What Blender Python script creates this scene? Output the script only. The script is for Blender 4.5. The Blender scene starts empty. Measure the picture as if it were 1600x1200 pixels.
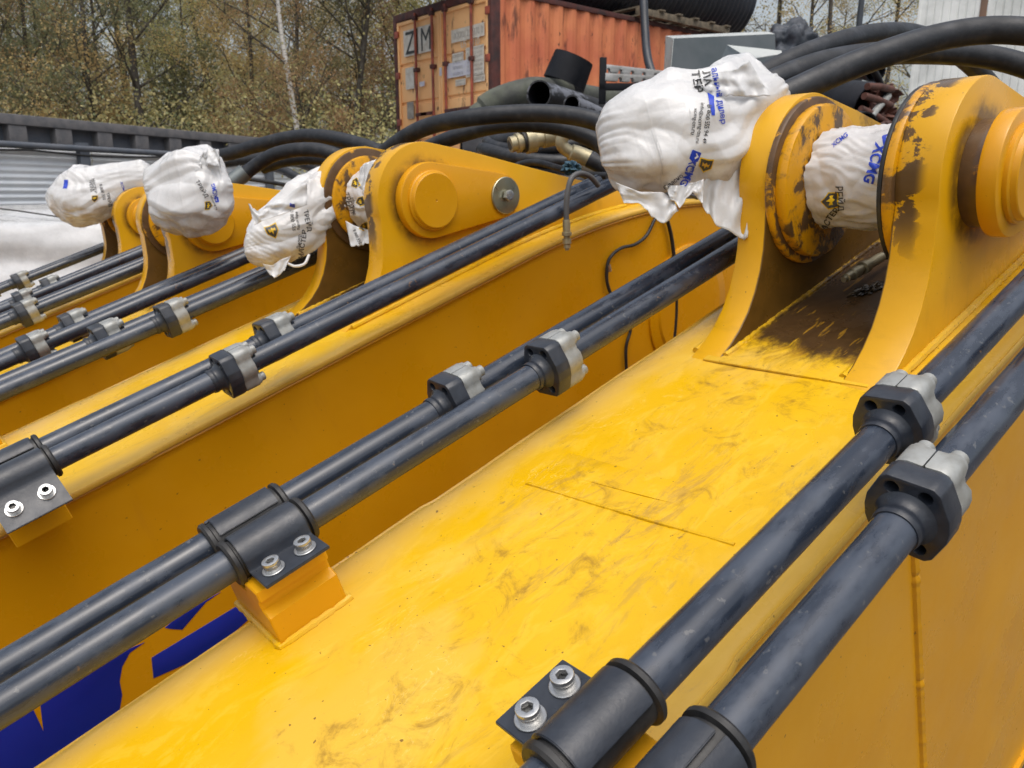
import bpy, bmesh, math, random
import numpy as np
from math import sin, cos, pi, radians, hypot, atan2
from mathutils import Vector, Matrix, noise, Quaternion
from mathutils.bvhtree import BVHTree

SC = bpy.context.scene
COL = SC.collection
random.seed(7)
RNG = np.random.RandomState(7)

# ---------------------------------------------------------------- camera, sky, sun, exposure
EYE = Vector((0, 0, 1.7))
FOC, PITCH, AZ = 1200.0, radians(14.0), radians(49.3)
FW = Vector((cos(AZ), sin(AZ), 0)); RT = Vector((sin(AZ), -cos(AZ), 0)); UPV = Vector((0, 0, 1))
CF = FW * cos(PITCH) - UPV * sin(PITCH); CU = FW * sin(PITCH) + UPV * cos(PITCH)
cam_d = bpy.data.cameras.new('camera'); cam = bpy.data.objects.new('camera', cam_d); COL.objects.link(cam)
cam_d.sensor_width = 36; cam_d.lens = 27.0; cam_d.clip_start = 0.02; cam_d.clip_end = 800
cam_d.dof.use_dof = True; cam_d.dof.focus_distance = 1.0; cam_d.dof.aperture_fstop = 13
cam.matrix_world = Matrix(((RT.x, CU.x, -CF.x, EYE.x), (RT.y, CU.y, -CF.y, EYE.y), (RT.z, CU.z, -CF.z, EYE.z), (0, 0, 0, 1)))
SC.camera = cam

world = bpy.data.worlds.new('World'); SC.world = world; world.use_nodes = True
wn = world.node_tree.nodes; wl = world.node_tree.links; wn.clear()
SUN_EL, SUN_AZ = radians(70), radians(-150 + 360)
sky = wn.new('ShaderNodeTexSky'); sky.sky_type = 'NISHITA'; sky.sun_disc = False
sky.sun_elevation = SUN_EL; sky.sun_rotation = SUN_AZ; sky.air_density = 1.3; sky.dust_density = 6.0; sky.ozone_density = 1.0
hs = wn.new('ShaderNodeHueSaturation'); hs.inputs['Saturation'].default_value = 0.5
bg = wn.new('ShaderNodeBackground'); bg.inputs['Strength'].default_value = 0.145
wo = wn.new('ShaderNodeOutputWorld')
wl.new(sky.outputs[0], hs.inputs['Color']); wl.new(hs.outputs[0], bg.inputs['Color']); wl.new(bg.outputs[0], wo.inputs[0])

sun_d = bpy.data.lights.new('sun', 'SUN'); sun_d.energy = 0.65; sun_d.angle = radians(75); sun_d.color = (1, 0.96, 0.9)
sun = bpy.data.objects.new('sun', sun_d); COL.objects.link(sun)
# sky texture: rotation 0 puts the sun at +Y, growing clockwise
sdir = Vector((sin(SUN_AZ) * cos(SUN_EL), cos(SUN_AZ) * cos(SUN_EL), sin(SUN_EL)))
sun.rotation_euler = (-sdir).to_track_quat('-Z', 'Y').to_euler()
SC.view_settings.view_transform = 'Standard'; SC.view_settings.look = 'None'
SC.view_settings.exposure = 0.34; SC.view_settings.gamma = 1; SC.view_settings.use_curve_mapping = False

# ---------------------------------------------------------------- helpers
def pix(x, y, k):
    """the world point that lies k metres ahead of the lens in direction (x, y)"""
    return EYE + (CF + RT * ((x - 800) / FOC) + CU * ((600 - y) / FOC)) * k
def raydir(x, y):
    return CF + RT * ((x - 800) / FOC) + CU * ((600 - y) / FOC)

def tag(o, label=None, cat=None, group=None, kind=None):
    if label: o['label'] = label
    if cat: o['category'] = cat
    if group: o['group'] = group
    if kind: o['kind'] = kind
    return o
def empty(name, M=None):
    o = bpy.data.objects.new(name, None); COL.objects.link(o)
    if M is not None: o.matrix_world = M
    o.empty_display_size = 0.1
    return o
def link(name, me, mat=None, parent=None, M=None):
    """an object for mesh me; M is its matrix relative to its parent"""
    o = bpy.data.objects.new(name, me); COL.objects.link(o)
    if mat is not None and len(me.materials) == 0: me.materials.append(mat)
    if parent is not None: o.parent = parent
    if M is not None: o.matrix_local = M if parent is not None else M; 
    if M is not None and parent is None: o.matrix_world = M
    return o
def mesh(verts, faces, name='m', smooth=False):
    me = bpy.data.meshes.new(name)
    me.from_pydata([tuple(v) for v in verts], [], faces)
    if smooth:
        me.polygons.foreach_set('use_smooth', [True] * len(me.polygons))
    me.update(); return me
def fix(me):
    bm = bmesh.new(); bm.from_mesh(me); bmesh.ops.recalc_face_normals(bm, faces=bm.faces); bm.to_mesh(me); bm.free(); return me
def auto(me, ang=35):
    """smooth shading with sharp edges above an angle"""
    bm = bmesh.new(); bm.from_mesh(me)
    bmesh.ops.recalc_face_normals(bm, faces=bm.faces)
    for f in bm.faces: f.smooth = True
    a = radians(ang)
    for e in bm.edges:
        if len(e.link_faces) == 2 and e.calc_face_angle(0) > a: e.smooth = False
    bm.to_mesh(me); bm.free(); return me
def box(x0, x1, y0, y1, z0, z1, bev=0.0, seg=2):
    bm = bmesh.new(); bmesh.ops.create_cube(bm, size=1)
    for v in bm.verts:
        v.co = Vector((x0 + (v.co.x + .5) * (x1 - x0), y0 + (v.co.y + .5) * (y1 - y0), z0 + (v.co.z + .5) * (z1 - z0)))
    if bev: bmesh.ops.bevel(bm, geom=bm.edges[:], offset=bev, segments=seg, affect='EDGES', profile=.6)
    me = bpy.data.meshes.new('box'); bm.to_mesh(me); bm.free(); return auto(me, 30)
def join(meshes):
    bm = bmesh.new()
    for m in meshes: bm.from_mesh(m)
    me = bpy.data.meshes.new('joined'); bm.to_mesh(me); bm.free(); return me
def xf(me, M):
    me.transform(M); return me
def tube(pts, r, n=16, closed=False, caps=True, smooth=True, jit=None):
    """a tube through pts (list of Vector); r a number or one per point"""
    pts = [Vector(p) for p in pts]; N = len(pts)
    rs = r if hasattr(r, '__len__') else [r] * N
    vs, fs = [], []
    t0 = (pts[1] - pts[0]).normalized()
    ref = Vector((0, 0, 1)) if abs(t0.z) < .9 else Vector((1, 0, 0))
    u = t0.cross(ref).normalized()
    for i, p in enumerate(pts):
        a = pts[max(i - 1, 0)]; b = pts[min(i + 1, N - 1)]
        t = (b - a).normalized()
        u = (u - t * u.dot(t)).normalized(); w = t.cross(u)
        for k in range(n):
            an = 2 * pi * k / n
            rr = rs[i] * (1 + (jit(i, k) if jit else 0))
            vs.append(p + (u * cos(an) + w * sin(an)) * rr)
    for i in range(N - 1):
        for k in range(n):
            a = i * n + k; b = i * n + (k + 1) % n
            fs.append((a, b, b + n, a + n))
    if caps:
        fs.append(tuple(range(n - 1, -1, -1))); fs.append(tuple(range((N - 1) * n, N * n)))
    me = mesh(vs, fs, 'tube')
    return auto(me, 40) if smooth else me
def spline(ctrl, n=12):
    """Catmull-Rom through control points"""
    P = [Vector(c) for c in ctrl]; P = [P[0] * 2 - P[1]] + P + [P[-1] * 2 - P[-2]]
    out = []
    for i in range(1, len(P) - 2):
        for j in range(n):
            t = j / n; a, b, c, d = P[i - 1], P[i], P[i + 1], P[i + 2]
            out.append(.5 * ((2 * b) + (c - a) * t + (2 * a - 5 * b + 4 * c - d) * t * t + (3 * b - a - 3 * c + d) * t ** 3))
    out.append(P[-2]); return out
def lathe(prof, axis='X', n=32, centre=(0, 0, 0), ang=35, caps=True):
    """prof: list of (a, r) along the axis"""
    vs, fs = [], []
    for a, r in prof:
        for k in range(n):
            t = 2 * pi * k / n; c, s = cos(t) * r, sin(t) * r
            v = {'X': (a, c, s), 'Y': (c, a, s), 'Z': (c, s, a)}[axis]
            vs.append(Vector(v) + Vector(centre))
    for i in range(len(prof) - 1):
        for k in range(n):
            a = i * n + k; b = i * n + (k + 1) % n
            fs.append((a, b, b + n, a + n))
    if caps and prof[0][1] > 1e-6: fs.append(tuple(range(n)))
    if caps and prof[-1][1] > 1e-6: fs.append(tuple(range((len(prof) - 1) * n, len(prof) * n)))
    me = mesh(vs, fs, 'lathe'); 
    bm = bmesh.new(); bm.from_mesh(me); bmesh.ops.remove_doubles(bm, verts=bm.verts, dist=1e-6); bm.to_mesh(me); bm.free()
    return auto(me, ang)
def circ(cx, cy, r, n=24, a0=0, a1=2 * pi, end=False):
    m = n if not end else n
    return [(cx + r * cos(a0 + (a1 - a0) * k / (n - (1 if end else 0))), cy + r * sin(a0 + (a1 - a0) * k / (n - (1 if end else 0)))) for k in range(m)]
def plate(outline, holes=(), thick=.02, bev=.002, seg=2):
    """flat plate in XY, centred in Z, rounded edges, real holes"""
    cu = bpy.data.curves.new('c', 'CURVE'); cu.dimensions = '2D'; cu.fill_mode = 'BOTH'
    for loop in [outline] + list(holes):
        s = cu.splines.new('POLY'); s.points.add(len(loop) - 1)
        for p, q in zip(s.points, loop): p.co = (q[0], q[1], 0, 1)
        s.use_cyclic_u = True
    cu.extrude = max(thick / 2 - bev, 0); cu.bevel_depth = bev; cu.bevel_resolution = seg - 1; cu.offset = -bev
    o = bpy.data.objects.new('tmp', cu); COL.objects.link(o)
    dg = bpy.context.evaluated_depsgraph_get(); dg.update()
    me = bpy.data.meshes.new_from_object(o.evaluated_get(dg))
    bpy.data.objects.remove(o); bpy.data.curves.remove(cu)
    bm = bmesh.new(); bm.from_mesh(me); bmesh.ops.remove_doubles(bm, verts=bm.verts, dist=1e-5); bm.to_mesh(me); bm.free()
    me.materials.clear()
    return auto(me, 40)
# maps plate XY plane -> boom (s, h) plane, plate Z -> -t ; and -> (t, h) plane facing -s
def M_sh(t):  # x->s, y->h, z->-t
    return Matrix(((1, 0, 0, 0), (0, 0, -1, t), (0, 1, 0, 0), (0, 0, 0, 1)))
def M_th(s, t=0, h=0):  # x->t, y->h, z->s
    return Matrix(((0, 0, 1, s), (1, 0, 0, t), (0, 1, 0, h), (0, 0, 0, 1)))
def T3(x, y, z): return Matrix.Translation((x, y, z))

# ---------------------------------------------------------------- materials
MATS = {}
class NT:
    def __init__(s, name):
        s.m = bpy.data.materials.new(name); s.m.use_nodes = True; s.t = s.m.node_tree; s.n = s.t.nodes; s.l = s.t.links; s.n.clear()
        s.out = s.n.new('ShaderNodeOutputMaterial'); s.b = s.n.new('ShaderNodeBsdfPrincipled'); s.l.new(s.b.outputs[0], s.out.inputs[0])
        s.co = s.n.new('ShaderNodeTexCoord'); MATS[name] = s.m
    def set(s, inp, v):
        if hasattr(v, 'links') or isinstance(v, bpy.types.NodeSocket): s.l.new(v, inp)
        else: inp.default_value = v
    def P(s, **k):
        for a, v in k.items():
            a = {'color': 'Base Color', 'rough': 'Roughness', 'metal': 'Metallic', 'coat': 'Coat Weight', 'coatr': 'Coat Roughness', 'spec': 'Specular IOR Level', 'normal': 'Normal', 'trans': 'Transmission Weight', 'sss': 'Subsurface Weight', 'ior': 'IOR', 'alpha': 'Alpha'}[a]
            if isinstance(v, tuple) and len(v) == 3: v = v + (1,)
            s.set(s.b.inputs[a], v)
    def map(s, scale=(1, 1, 1), rot=(0, 0, 0), src='Object', loc=(0, 0, 0)):
        m = s.n.new('ShaderNodeMapping'); m.inputs['Scale'].default_value = scale; m.inputs['Rotation'].default_value = rot; m.inputs['Location'].default_value = loc
        s.l.new(s.co.outputs[src], m.inputs[0]); return m.outputs[0]
    def noise(s, scale, detail=6, rough=.6, vec=None, dist=0):
        n = s.n.new('ShaderNodeTexNoise'); n.inputs['Scale'].default_value = scale; n.inputs['Detail'].default_value = detail
        n.inputs['Roughness'].default_value = rough; n.inputs['Distortion'].default_value = dist
        s.l.new(vec if vec is not None else s.co.outputs['Object'], n.inputs['Vector']); return n.outputs['Fac']
    def ramp(s, fac, a, b, lo=0., hi=1.):
        r = s.n.new('ShaderNodeMapRange'); r.interpolation_type = 'SMOOTHSTEP'
        s.set(r.inputs[0], fac); r.inputs[1].default_value = a; r.inputs[2].default_value = b; r.inputs[3].default_value = lo; r.inputs[4].default_value = hi
        return r.outputs[0]
    def mix(s, f, a, b):
        m = s.n.new('ShaderNodeMix'); m.data_type = 'RGBA'
        s.set(m.inputs[0], f)
        for i, v in ((6, a), (7, b)):
            if isinstance(v, tuple) and len(v) == 3: v = v + (1,)
            s.set(m.inputs[i], v)
        return m.outputs[2]
    def math(s, op, a, b=0., c=None):
        m = s.n.new('ShaderNodeMath'); m.operation = op; s.set(m.inputs[0], a); s.set(m.inputs[1], b)
        if c is not None: s.set(m.inputs[2], c)
        return m.outputs[0]
    def sep(s, vec=None):
        n = s.n.new('ShaderNodeSeparateXYZ'); s.l.new(vec if vec is not None else s.co.outputs['Object'], n.inputs[0]); return n.outputs
    def bump(s, h, st=.3, dist=.002, nrm=None):
        b = s.n.new('ShaderNodeBump'); b.inputs['Strength'].default_value = st; b.inputs['Distance'].default_value = dist
        s.set(b.inputs['Height'], h)
        if nrm is not None: s.l.new(nrm, b.inputs['Normal'])
        return b.outputs[0]

def mk_yellow(name, top=False, grease=0.0, worn=0.0):
    N = NT(name)
    x, y, z = N.sep()
    big = N.noise(3.2, 4, .55); fine = N.noise(60, 5, .6)
    scr = N.noise(9, 8, .72, N.map((1.2, 9, 4), (0, 0, radians(24))))
    scr2 = N.noise(30, 9, .75, N.map((.8, 5, 3), (0, 0, radians(-16)), loc=(3, 1, 0)))
    dots = N.noise(110, 2, .5)
    if top:
        c = N.mix(N.ramp(big, .38, .66), (.69, .395, .002), (.71, .42, .008))  # same paint as the sides; brighter light on top is put into this base
        c = N.mix(N.ramp(N.noise(7, 9, .72, N.map((1, 2.2, 1), (0, 0, radians(20))), 1.6), .50, .60, 0, .5), c, (.76, .48, .035))
        wv = N.noise(1.6, 3, .5, N.map(loc=(2, 6, 0)))                       # where the plate was walked on and dragged over
        gate = N.ramp(wv, .40, .56)
        arc = N.noise(5, 10, .82, N.map((.8, 4.2, 1), (0, 0, radians(14))), .9)
        c = N.mix(N.math('MULTIPLY', N.math('MULTIPLY', N.ramp(arc, .52, .63), gate), .52), c, (.36, .20, .055))
        arc2 = N.noise(15, 10, .84, N.map((1.0, 2.0, 1), (0, 0, radians(30)), loc=(5, 2, 0)), .8)
        c = N.mix(N.math('MULTIPLY', N.math('MULTIPLY', N.ramp(arc2, .60, .67), N.ramp(gate, 0, 1, .15, 1)), .85), c, (.20, .10, .04))
        hair = N.math('MULTIPLY', N.ramp(N.math('ABSOLUTE', N.math('SUBTRACT', N.noise(6, 5, .6, N.map((1, 3, 1), (0, 0, .5)), 2), .5)), .006, .0), N.ramp(N.noise(3, 3, .5, N.map(loc=(8, 8, 0))), .5, .62))
        c = N.mix(N.math('MULTIPLY', hair, .5), c, (.95, .72, .25))
        pale = N.noise(2.6, 5, .6, N.map((.8, 1.3, 1), loc=(0, 3, 0)))
        c = N.mix(N.ramp(pale, .50, .60, 0, .30), c, (.72, .48, .12))
        # tan band along both long edges: dusty film plus painted-in sky sheen
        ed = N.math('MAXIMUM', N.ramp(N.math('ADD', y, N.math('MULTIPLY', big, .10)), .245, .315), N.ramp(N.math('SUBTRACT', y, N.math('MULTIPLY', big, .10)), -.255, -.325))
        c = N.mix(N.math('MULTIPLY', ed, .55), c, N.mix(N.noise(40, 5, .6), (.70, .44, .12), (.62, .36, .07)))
        sp = N.ramp(dots, .715, .75)
        c = N.mix(N.math('MULTIPLY', sp, .8), c, (.13, .06, .02))
    else:
        c = N.mix(N.ramp(big, .35, .68), (.64, .295, .003), (.69, .33, .006))  # same paint as the top; deeper tone of the shaded sides painted in
        c = N.mix(N.ramp(N.noise(7, 7, .7, N.map((4, 4, .7))), .58, .72, 0, .35), c, (.60, .27, .01))
        sp = N.ramp(dots, .74, .77)
        c = N.mix(N.math('MULTIPLY', sp, .7), c, (.16, .07, .02))
    # grease and bare metal in the places the parts rub: between the lugs and round the pin axis
    if grease:
        inb = N.math('MULTIPLY', N.ramp(y, -.185, -.10), N.ramp(y, .14, .10))        # between the two lugs
        along = N.ramp(x, 1.02, 1.24)
        reg = N.math('MULTIPLY', inb, along)
        blot = N.noise(11, 9, .70, N.map((1, 2.2, 1), (0, 0, .4)))
        thr = N.math('SUBTRACT', N.math('ADD', blot, N.math('MULTIPLY', reg, .62)), .0)
        halo = N.math('MULTIPLY', N.ramp(N.math('ADD', N.math('MULTIPLY', N.noise(13, 9, .74, None, 1.2), 1.7), N.math('MULTIPLY', N.ramp(x, .98, 1.32), .62)), .86, 1.30), inb)
        c = N.mix(N.math('MULTIPLY', halo, .85), c, (.24, .115, .016))
        g = N.math('MULTIPLY', N.ramp(thr, .66, .92), N.ramp(reg, 0, .15))
        scrape = N.ramp(N.noise(13, 4, .55, N.map((.8, 5, 1), (0, 0, .55), loc=(0, 4, 0))), .60, .66)
        g = N.math('MULTIPLY', g, N.math('SUBTRACT', 1., N.math('MULTIPLY', scrape, .85)))
        c = N.mix(N.math('MULTIPLY', g, grease), c, N.mix(fine, (.030, .016, .008), (.085, .045, .018)))
        gg = g
    if worn:
        # flaked paint: dark primer showing in patches
        fl = N.noise(15, 9, .66, N.map((1.3, .8, 1), loc=(1, 5, 2)), .4)
        dx = N.math('SUBTRACT', x, 1.40); dz = N.math('SUBTRACT', z, .235)
        r = N.math('SQRT', N.math('ADD', N.math('MULTIPLY', dx, dx), N.math('MULTIPLY', dz, dz)))
        g2 = N.ramp(N.math('ADD', fl, N.math('MULTIPLY', N.ramp(r, .175, .135), worn - .5)), .50, .545)
        c = N.mix(N.math('MULTIPLY', N.ramp(N.math('ADD', fl, N.math('MULTIPLY', N.ramp(r, .175, .135), worn - .5)), .44, .52), .55), c, (.30, .15, .02))
        front = N.math('MULTIPLY', g2, N.ramp(r, .19, .16))
        c = N.mix(N.math('MULTIPLY', front, .93), c, N.mix(N.noise(30, 5, .6), (.016, .011, .009), (.15, .085, .045)))
    rough = N.ramp(N.noise(5, 5, .6), .35, .65, .24, .42)
    if top: rough = N.ramp(N.noise(4, 6, .6), .35, .65, .17, .45)
    N.P(color=c, rough=rough, coat=.12 if top else .2, coatr=.12, spec=.25 if top else .35)
    b1 = N.bump(N.noise(170, 2, .5), .08, .0008)
    b2 = N.bump(N.noise(7, 3, .5), .35, .006 if top else .0035, b1)
    N.P(normal=b2)
    return N.m
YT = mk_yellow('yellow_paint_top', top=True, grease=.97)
YS = mk_yellow('yellow_paint')
YG = mk_yellow('yellow_paint_greasy', grease=.9)
YW = mk_yellow('yellow_paint_flaked', grease=.0, worn=.62)

YC = mk_yellow('yellow_paint_collar', worn=.475)
YWD = mk_yellow('yellow_paint_worn_through', worn=.68)

def mk_lug():
    """lug paint: grease on the inner faces and a dark ring of grease pressed out round the pin"""
    N = NT('yellow_paint_lug'); x, y, z = N.sep()
    big = N.noise(4, 4, .55)
    c = N.mix(N.ramp(big, .35, .68), (.66, .340, .003), (.71, .375, .009))
    g = N.n.new('ShaderNodeNewGeometry')
    fl = N.noise(9, 8, .66)
    inner = N.math('MULTIPLY', N.ramp(N.math('ABSOLUTE', N.math('SUBTRACT', y, .010)), .1195, .1165), 1.)
    dx = N.math('SUBTRACT', x, 1.40); dz = N.math('SUBTRACT', z, .235)
    r = N.math('SQRT', N.math('ADD', N.math('MULTIPLY', dx, dx), N.math('MULTIPLY', dz, dz)))
    low = N.ramp(z, .33, .05); 
    m1 = N.math('MULTIPLY', inner, N.ramp(N.math('ADD', fl, N.math('MULTIPLY', N.ramp(z, .34, .10), .46)), .50, .74))
    ring = N.math('MULTIPLY', N.ramp(r, .135, .10), N.ramp(N.noise(14, 5, .6), .35, .62))
    streak = N.math('MULTIPLY', N.ramp(N.noise(7, 6, .65, N.map((3, 1, .8))), .5, .72), N.ramp(z, .2, .0, 0, .5))
    tot = N.math('MAXIMUM', N.math('MULTIPLY', m1, .93), N.math('MAXIMUM', N.math('MULTIPLY', ring, .8), N.math('MULTIPLY', streak, .35)))
    c = N.mix(tot, c, N.mix(N.noise(25, 5, .6), (.022, .012, .006), (.12, .055, .012)))
    flk = N.noise(15, 9, .66, N.map((1.3, .8, 1), loc=(1, 5, 2)), .4)
    bandm = N.math('MULTIPLY', N.math('MULTIPLY', N.ramp(y, -.158, -.135), N.ramp(y, -.095, -.105)), N.math('MULTIPLY', N.ramp(z, .12, .22), N.ramp(r, .135, .150)))
    flm = N.math('MULTIPLY', N.ramp(N.math('ADD', flk, N.math('MULTIPLY', bandm, .10)), .53, .56), bandm)
    c = N.mix(N.math('MULTIPLY', flm, .92), c, N.mix(N.noise(30, 5, .6), (.035, .02, .012), (.10, .055, .025)))
    ed = N.ramp(N.noise(120, 2, .5), .74, .76); c = N.mix(N.math('MULTIPLY', ed, .7), c, (.16, .07, .02))
    N.P(color=c, rough=N.ramp(N.noise(5, 5, .6), .35, .65, .25, .42), coat=.15, coatr=.18, spec=.35)
    N.P(normal=N.bump(N.noise(12, 3, .5), .3, .003, N.bump(N.noise(170, 2, .5), .08, .0008)))
    return N.m
YL = mk_lug()

def simple(name, color, rough=.5, metal=0., bump=0., bs=60, var=.25, col2=None, vs=8, spec=.5, **kw):
    N = NT(name)
    f = N.ramp(N.noise(vs, 6, .62), .35, .68)
    c2 = col2 if col2 else tuple(v * (1 - var) for v in color)
    N.P(color=N.mix(f, color, c2), rough=N.ramp(N.noise(vs * 1.7, 5, .6), .3, .7, rough * .8, min(1, rough * 1.2)), metal=metal, spec=spec)
    if bump: N.P(normal=N.bump(N.noise(bs, 5, .6), .5, bump))
    for k, v in kw.items(): N.P(**{k: v})
    return N.m

def mk_pipe():
    N = NT('pipe_dark_grey_paint')
    x, y, z = N.sep()
    blot = N.noise(26, 7, .62, N.map((.5, 1.2, 1.2)))
    sm = N.noise(9, 4, .5, N.map((.35, 2, 2)))
    up = N.ramp(N.math('ADD', N.math('MULTIPLY', blot, .6), N.math('MULTIPLY', sm, .4)), .46, .60)
    c = N.mix(up, (.019, .026, .041), (.044, .056, .080))
    c = N.mix(N.math('MULTIPLY', N.ramp(N.noise(90, 3, .6), .64, .70), .5), c, (.14, .14, .14))
    c = N.mix(N.math('MULTIPLY', N.ramp(N.noise(45, 2, .5), .75, .78), .8), c, (.16, .09, .05))
    N.P(color=c, rough=N.ramp(up, 0, 1, .22, .46), coat=.3, coatr=.12)
    N.P(normal=N.bump(N.noise(300, 2, .5), .12, .0004, N.bump(N.noise(18, 3, .5), .25, .002)))
    return N.m
PIPE = mk_pipe()
DARK = simple('flange_dark_paint', (.020, .024, .033), .34, bump=.0006, bs=220, col2=(.034, .040, .052), vs=25)
ZINC = simple('zinc_plated_steel', (.34, .35, .34), .45, .25, bump=.0004, bs=150, col2=(.25, .25, .23), vs=40)
BOLT = simple('bright_bolt_steel', (.62, .62, .61), .3, .85, bump=.0003, bs=200, vs=60)
GOLDZ = simple('yellow_zinc_washer', (.50, .46, .30), .33, .9, bump=.0003, bs=80, col2=(.42, .44, .36), vs=14)
RUB = simple('black_rubber', (.012, .012, .013), .5, bump=.0008, bs=90, col2=(.03, .029, .028), vs=30)
def mk_hose():
    N = NT('hose_rubber')
    c = N.mix(N.ramp(N.noise(30, 6, .6), .45, .7), (.009, .011, .015), (.026, .028, .033))
    c = N.mix(N.math('MULTIPLY', N.ramp(N.noise(12, 8, .7, N.map(loc=(4, 4, 4))), .58, .68), .35), c, (.07, .06, .045))
    N.P(color=c, rough=N.ramp(N.noise(20, 4, .6), .3, .7, .38, .62))
    N.P(normal=N.bump(N.noise(160, 4, .6), .4, .0012))
    return N.m
HOSE = mk_hose()
RUST = simple('bare_red_metal', (.22, .10, .05), .6, .1, bump=.001, bs=60, col2=(.32, .18, .10), vs=12)
GREASE = simple('old_black_grease', (.012, .009, .006), .3, bump=.003, bs=70, col2=(.09, .06, .03), vs=60)
BLUE = simple('blue_decal', (.006, .022, .30), .35, col2=(.008, .028, .34), vs=5)

# ---------------------------------------------------------------- booms
def boom_frame(s0, t0, n0, e, az):
    e, az = radians(e), radians(az)
    A0 = radians(17.7)
    D0 = Vector((cos(A0), 0, sin(A0))); N0 = Vector((-sin(A0), 0, cos(A0)))
    o = EYE + D0 * s0 + Vector((0, t0, 0)) + N0 * n0
    D = Vector((cos(e) * cos(az), cos(e) * sin(az), sin(e))); T = Vector((-sin(az), cos(az), 0)); N = D.cross(T)
    return Matrix(((D.x, T.x, N.x, o.x), (D.y, T.y, N.y, o.y), (D.z, T.z, N.z, o.z), (0, 0, 0, 1)))
BM = dict(A=boom_frame(0, .675, -.65, 17.7, 0), B=boom_frame(-.228, 1.95, -.638, 18.0, 1.4),
          C=boom_frame(-.43, 3.102, -.695, 19.2, .77), D=boom_frame(-.237, 4.597, -.79, 20.0, .15))
def on_boom(k, x, y, t):
    """world point where the line of sight (x, y) meets the plane t = const of boom k"""
    M = BM[k].inverted(); o = M @ EYE; d = (M.to_3x3() @ raydir(x, y)); f = (t - o.y) / d.y
    return BM[k] @ (o + d * f)
def boom_local(k, x, y, t): return BM[k].inverted() @ on_boom(k, x, y, t)

TE0, TE1 = -.29, .282
def top_h(s):
    if s < 1.60: return 0.0
    u = s - 1.60
    return -(.13 * u * u + .028 * u ** 3)
def s_list(a, b, step=.03):
    n = int((b - a) / step); return [a + (b - a) * i / n for i in range(n + 1)]

CACHE = {}
def cached(k, f):
    if k not in CACHE: CACHE[k] = f()
    return CACHE[k]

def m_top_plate():
    """top plate: swept section with rounded long edges, slightly uneven where welds were ground"""
    sec = []
    r = .007; th = .018
    def arc(cx, cy, a0, a1, n=5): return [(cx + r * cos(a0 + (a1 - a0) * i / (n - 1)), cy + r * sin(a0 + (a1 - a0) * i / (n - 1))) for i in range(n)]
    sec += arc(TE0 + r, -th + r, -pi / 2, -pi) + arc(TE0 + r, -r, pi, pi / 2)
    m = 40
    sec += [(TE0 + r + (TE1 - TE0 - 2 * r) * i / m, 0) for i in range(1, m)]
    sec += arc(TE1 - r, -r, pi / 2, 0) + arc(TE1 - r, -th + r, 0, -pi / 2)
    ss = s_list(-3.0, 3.6, .022)
    vs, fs = [], []; n = len(sec)
    for s in ss:
        h = top_h(s); sl = (top_h(s + .01) - top_h(s - .01)) / .02
        nx, nz = -sl / hypot(1, sl), 1 / hypot(1, sl)
        wob = .0035 * (noise.noise(Vector((s * 5, 3, 0)))) + .004 * max(0, noise.noise(Vector((s * 2.1, 9, 0))))
        ws = .010 if s > .47 else 0.0
        for (t, z) in sec:
            d = z
            if z > -.001:
                d += .0022 * noise.noise(Vector((s * 4, t * 6, 0))) + .0012 * noise.noise(Vector((s * 14, t * 14, 2)))
                e = min(t - TE0, TE1 - t)
                d -= .0045 * max(0, 1 - e / .03) ** 2
            tt = t
            if t < TE0 + .02: tt = t - wob * .6 + ws * .5
            if t > TE1 - .02: tt = t + wob - ws * .5
            vs.append((s + nx * d, tt, h + nz * d))
    for i in range(len(ss) - 1):
        for k in range(n):
            a = i * n + k; b = i * n + (k + 1) % n
            fs.append((a, b, b + n, a + n))
    fs.append(tuple(range(n))); fs.append(tuple(range((len(ss) - 1) * n, len(ss) * n)))
    me = mesh(vs, fs, 'top_plate'); return auto(me, 50)
def bottom_h(s):
    if s < 1.0: return -1.18 + .60 * min(1, max(0, (0.2 - s) / 3.0))
    u = s - 1.0
    return -1.18 - (.10 * u * u + .012 * u ** 3)
def m_side(t0, t1):
    ss = s_list(-3.0, 3.6, .05); vs, fs = [], []
    for s in ss:
        a, b = top_h(s) - .018, bottom_h(s)
        for (t, z) in ((t0, a), (t0, b), (t1, b), (t1, a)): vs.append((s, t, z))
    for i in range(len(ss) - 1):
        for k in range(4):
            a = i * 4 + k; b = i * 4 + (k + 1) % 4; fs.append((a, b, b + 4, a + 4))
    fs += [(0, 1, 2, 3), tuple(range(len(vs) - 4, len(vs)))]
    return auto(mesh(vs, fs), 40)
def m_bottom():
    ss = s_list(-3.0, 3.6, .1); vs, fs = [], []
    for s in ss:
        b = bottom_h(s) - .001
        for (t, z) in ((-.285, b), (-.285, b - .02), (.277, b - .02), (.277, b)): vs.append((s, t, z))
    for i in range(len(ss) - 1):
        for k in range(4):
            a = i * 4 + k; b = i * 4 + (k + 1) % 4; fs.append((a, b, b + 4, a + 4))
    fs += [(0, 1, 2, 3), tuple(range(len(vs) - 4, len(vs)))]
    return auto(mesh(vs, fs), 40)
PC = (1.40, .235)     # pin centre (s, h)
def lug_outline():
    o = [(1.028, -.004), (1.05, .004), (1.085, .014), (1.12, .031), (1.152, .053), (1.180, .082), (1.203, .115), (1.220, .15), (1.231, .185), (1.239, .215)]
    o += circ(PC[0], PC[1], .155, 26, pi + .02, pi * .36, end=True)
    o += [(1.60, .311), (1.80, .207), (2.0, .105), (2.15, .030), (2.26, -.042), (2.33, -.085)]
    for s in (2.33, 2.1, 1.9, 1.7, 1.5, 1.3, 1.1): o.append((s, top_h(s) - .012))
    return o
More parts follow.
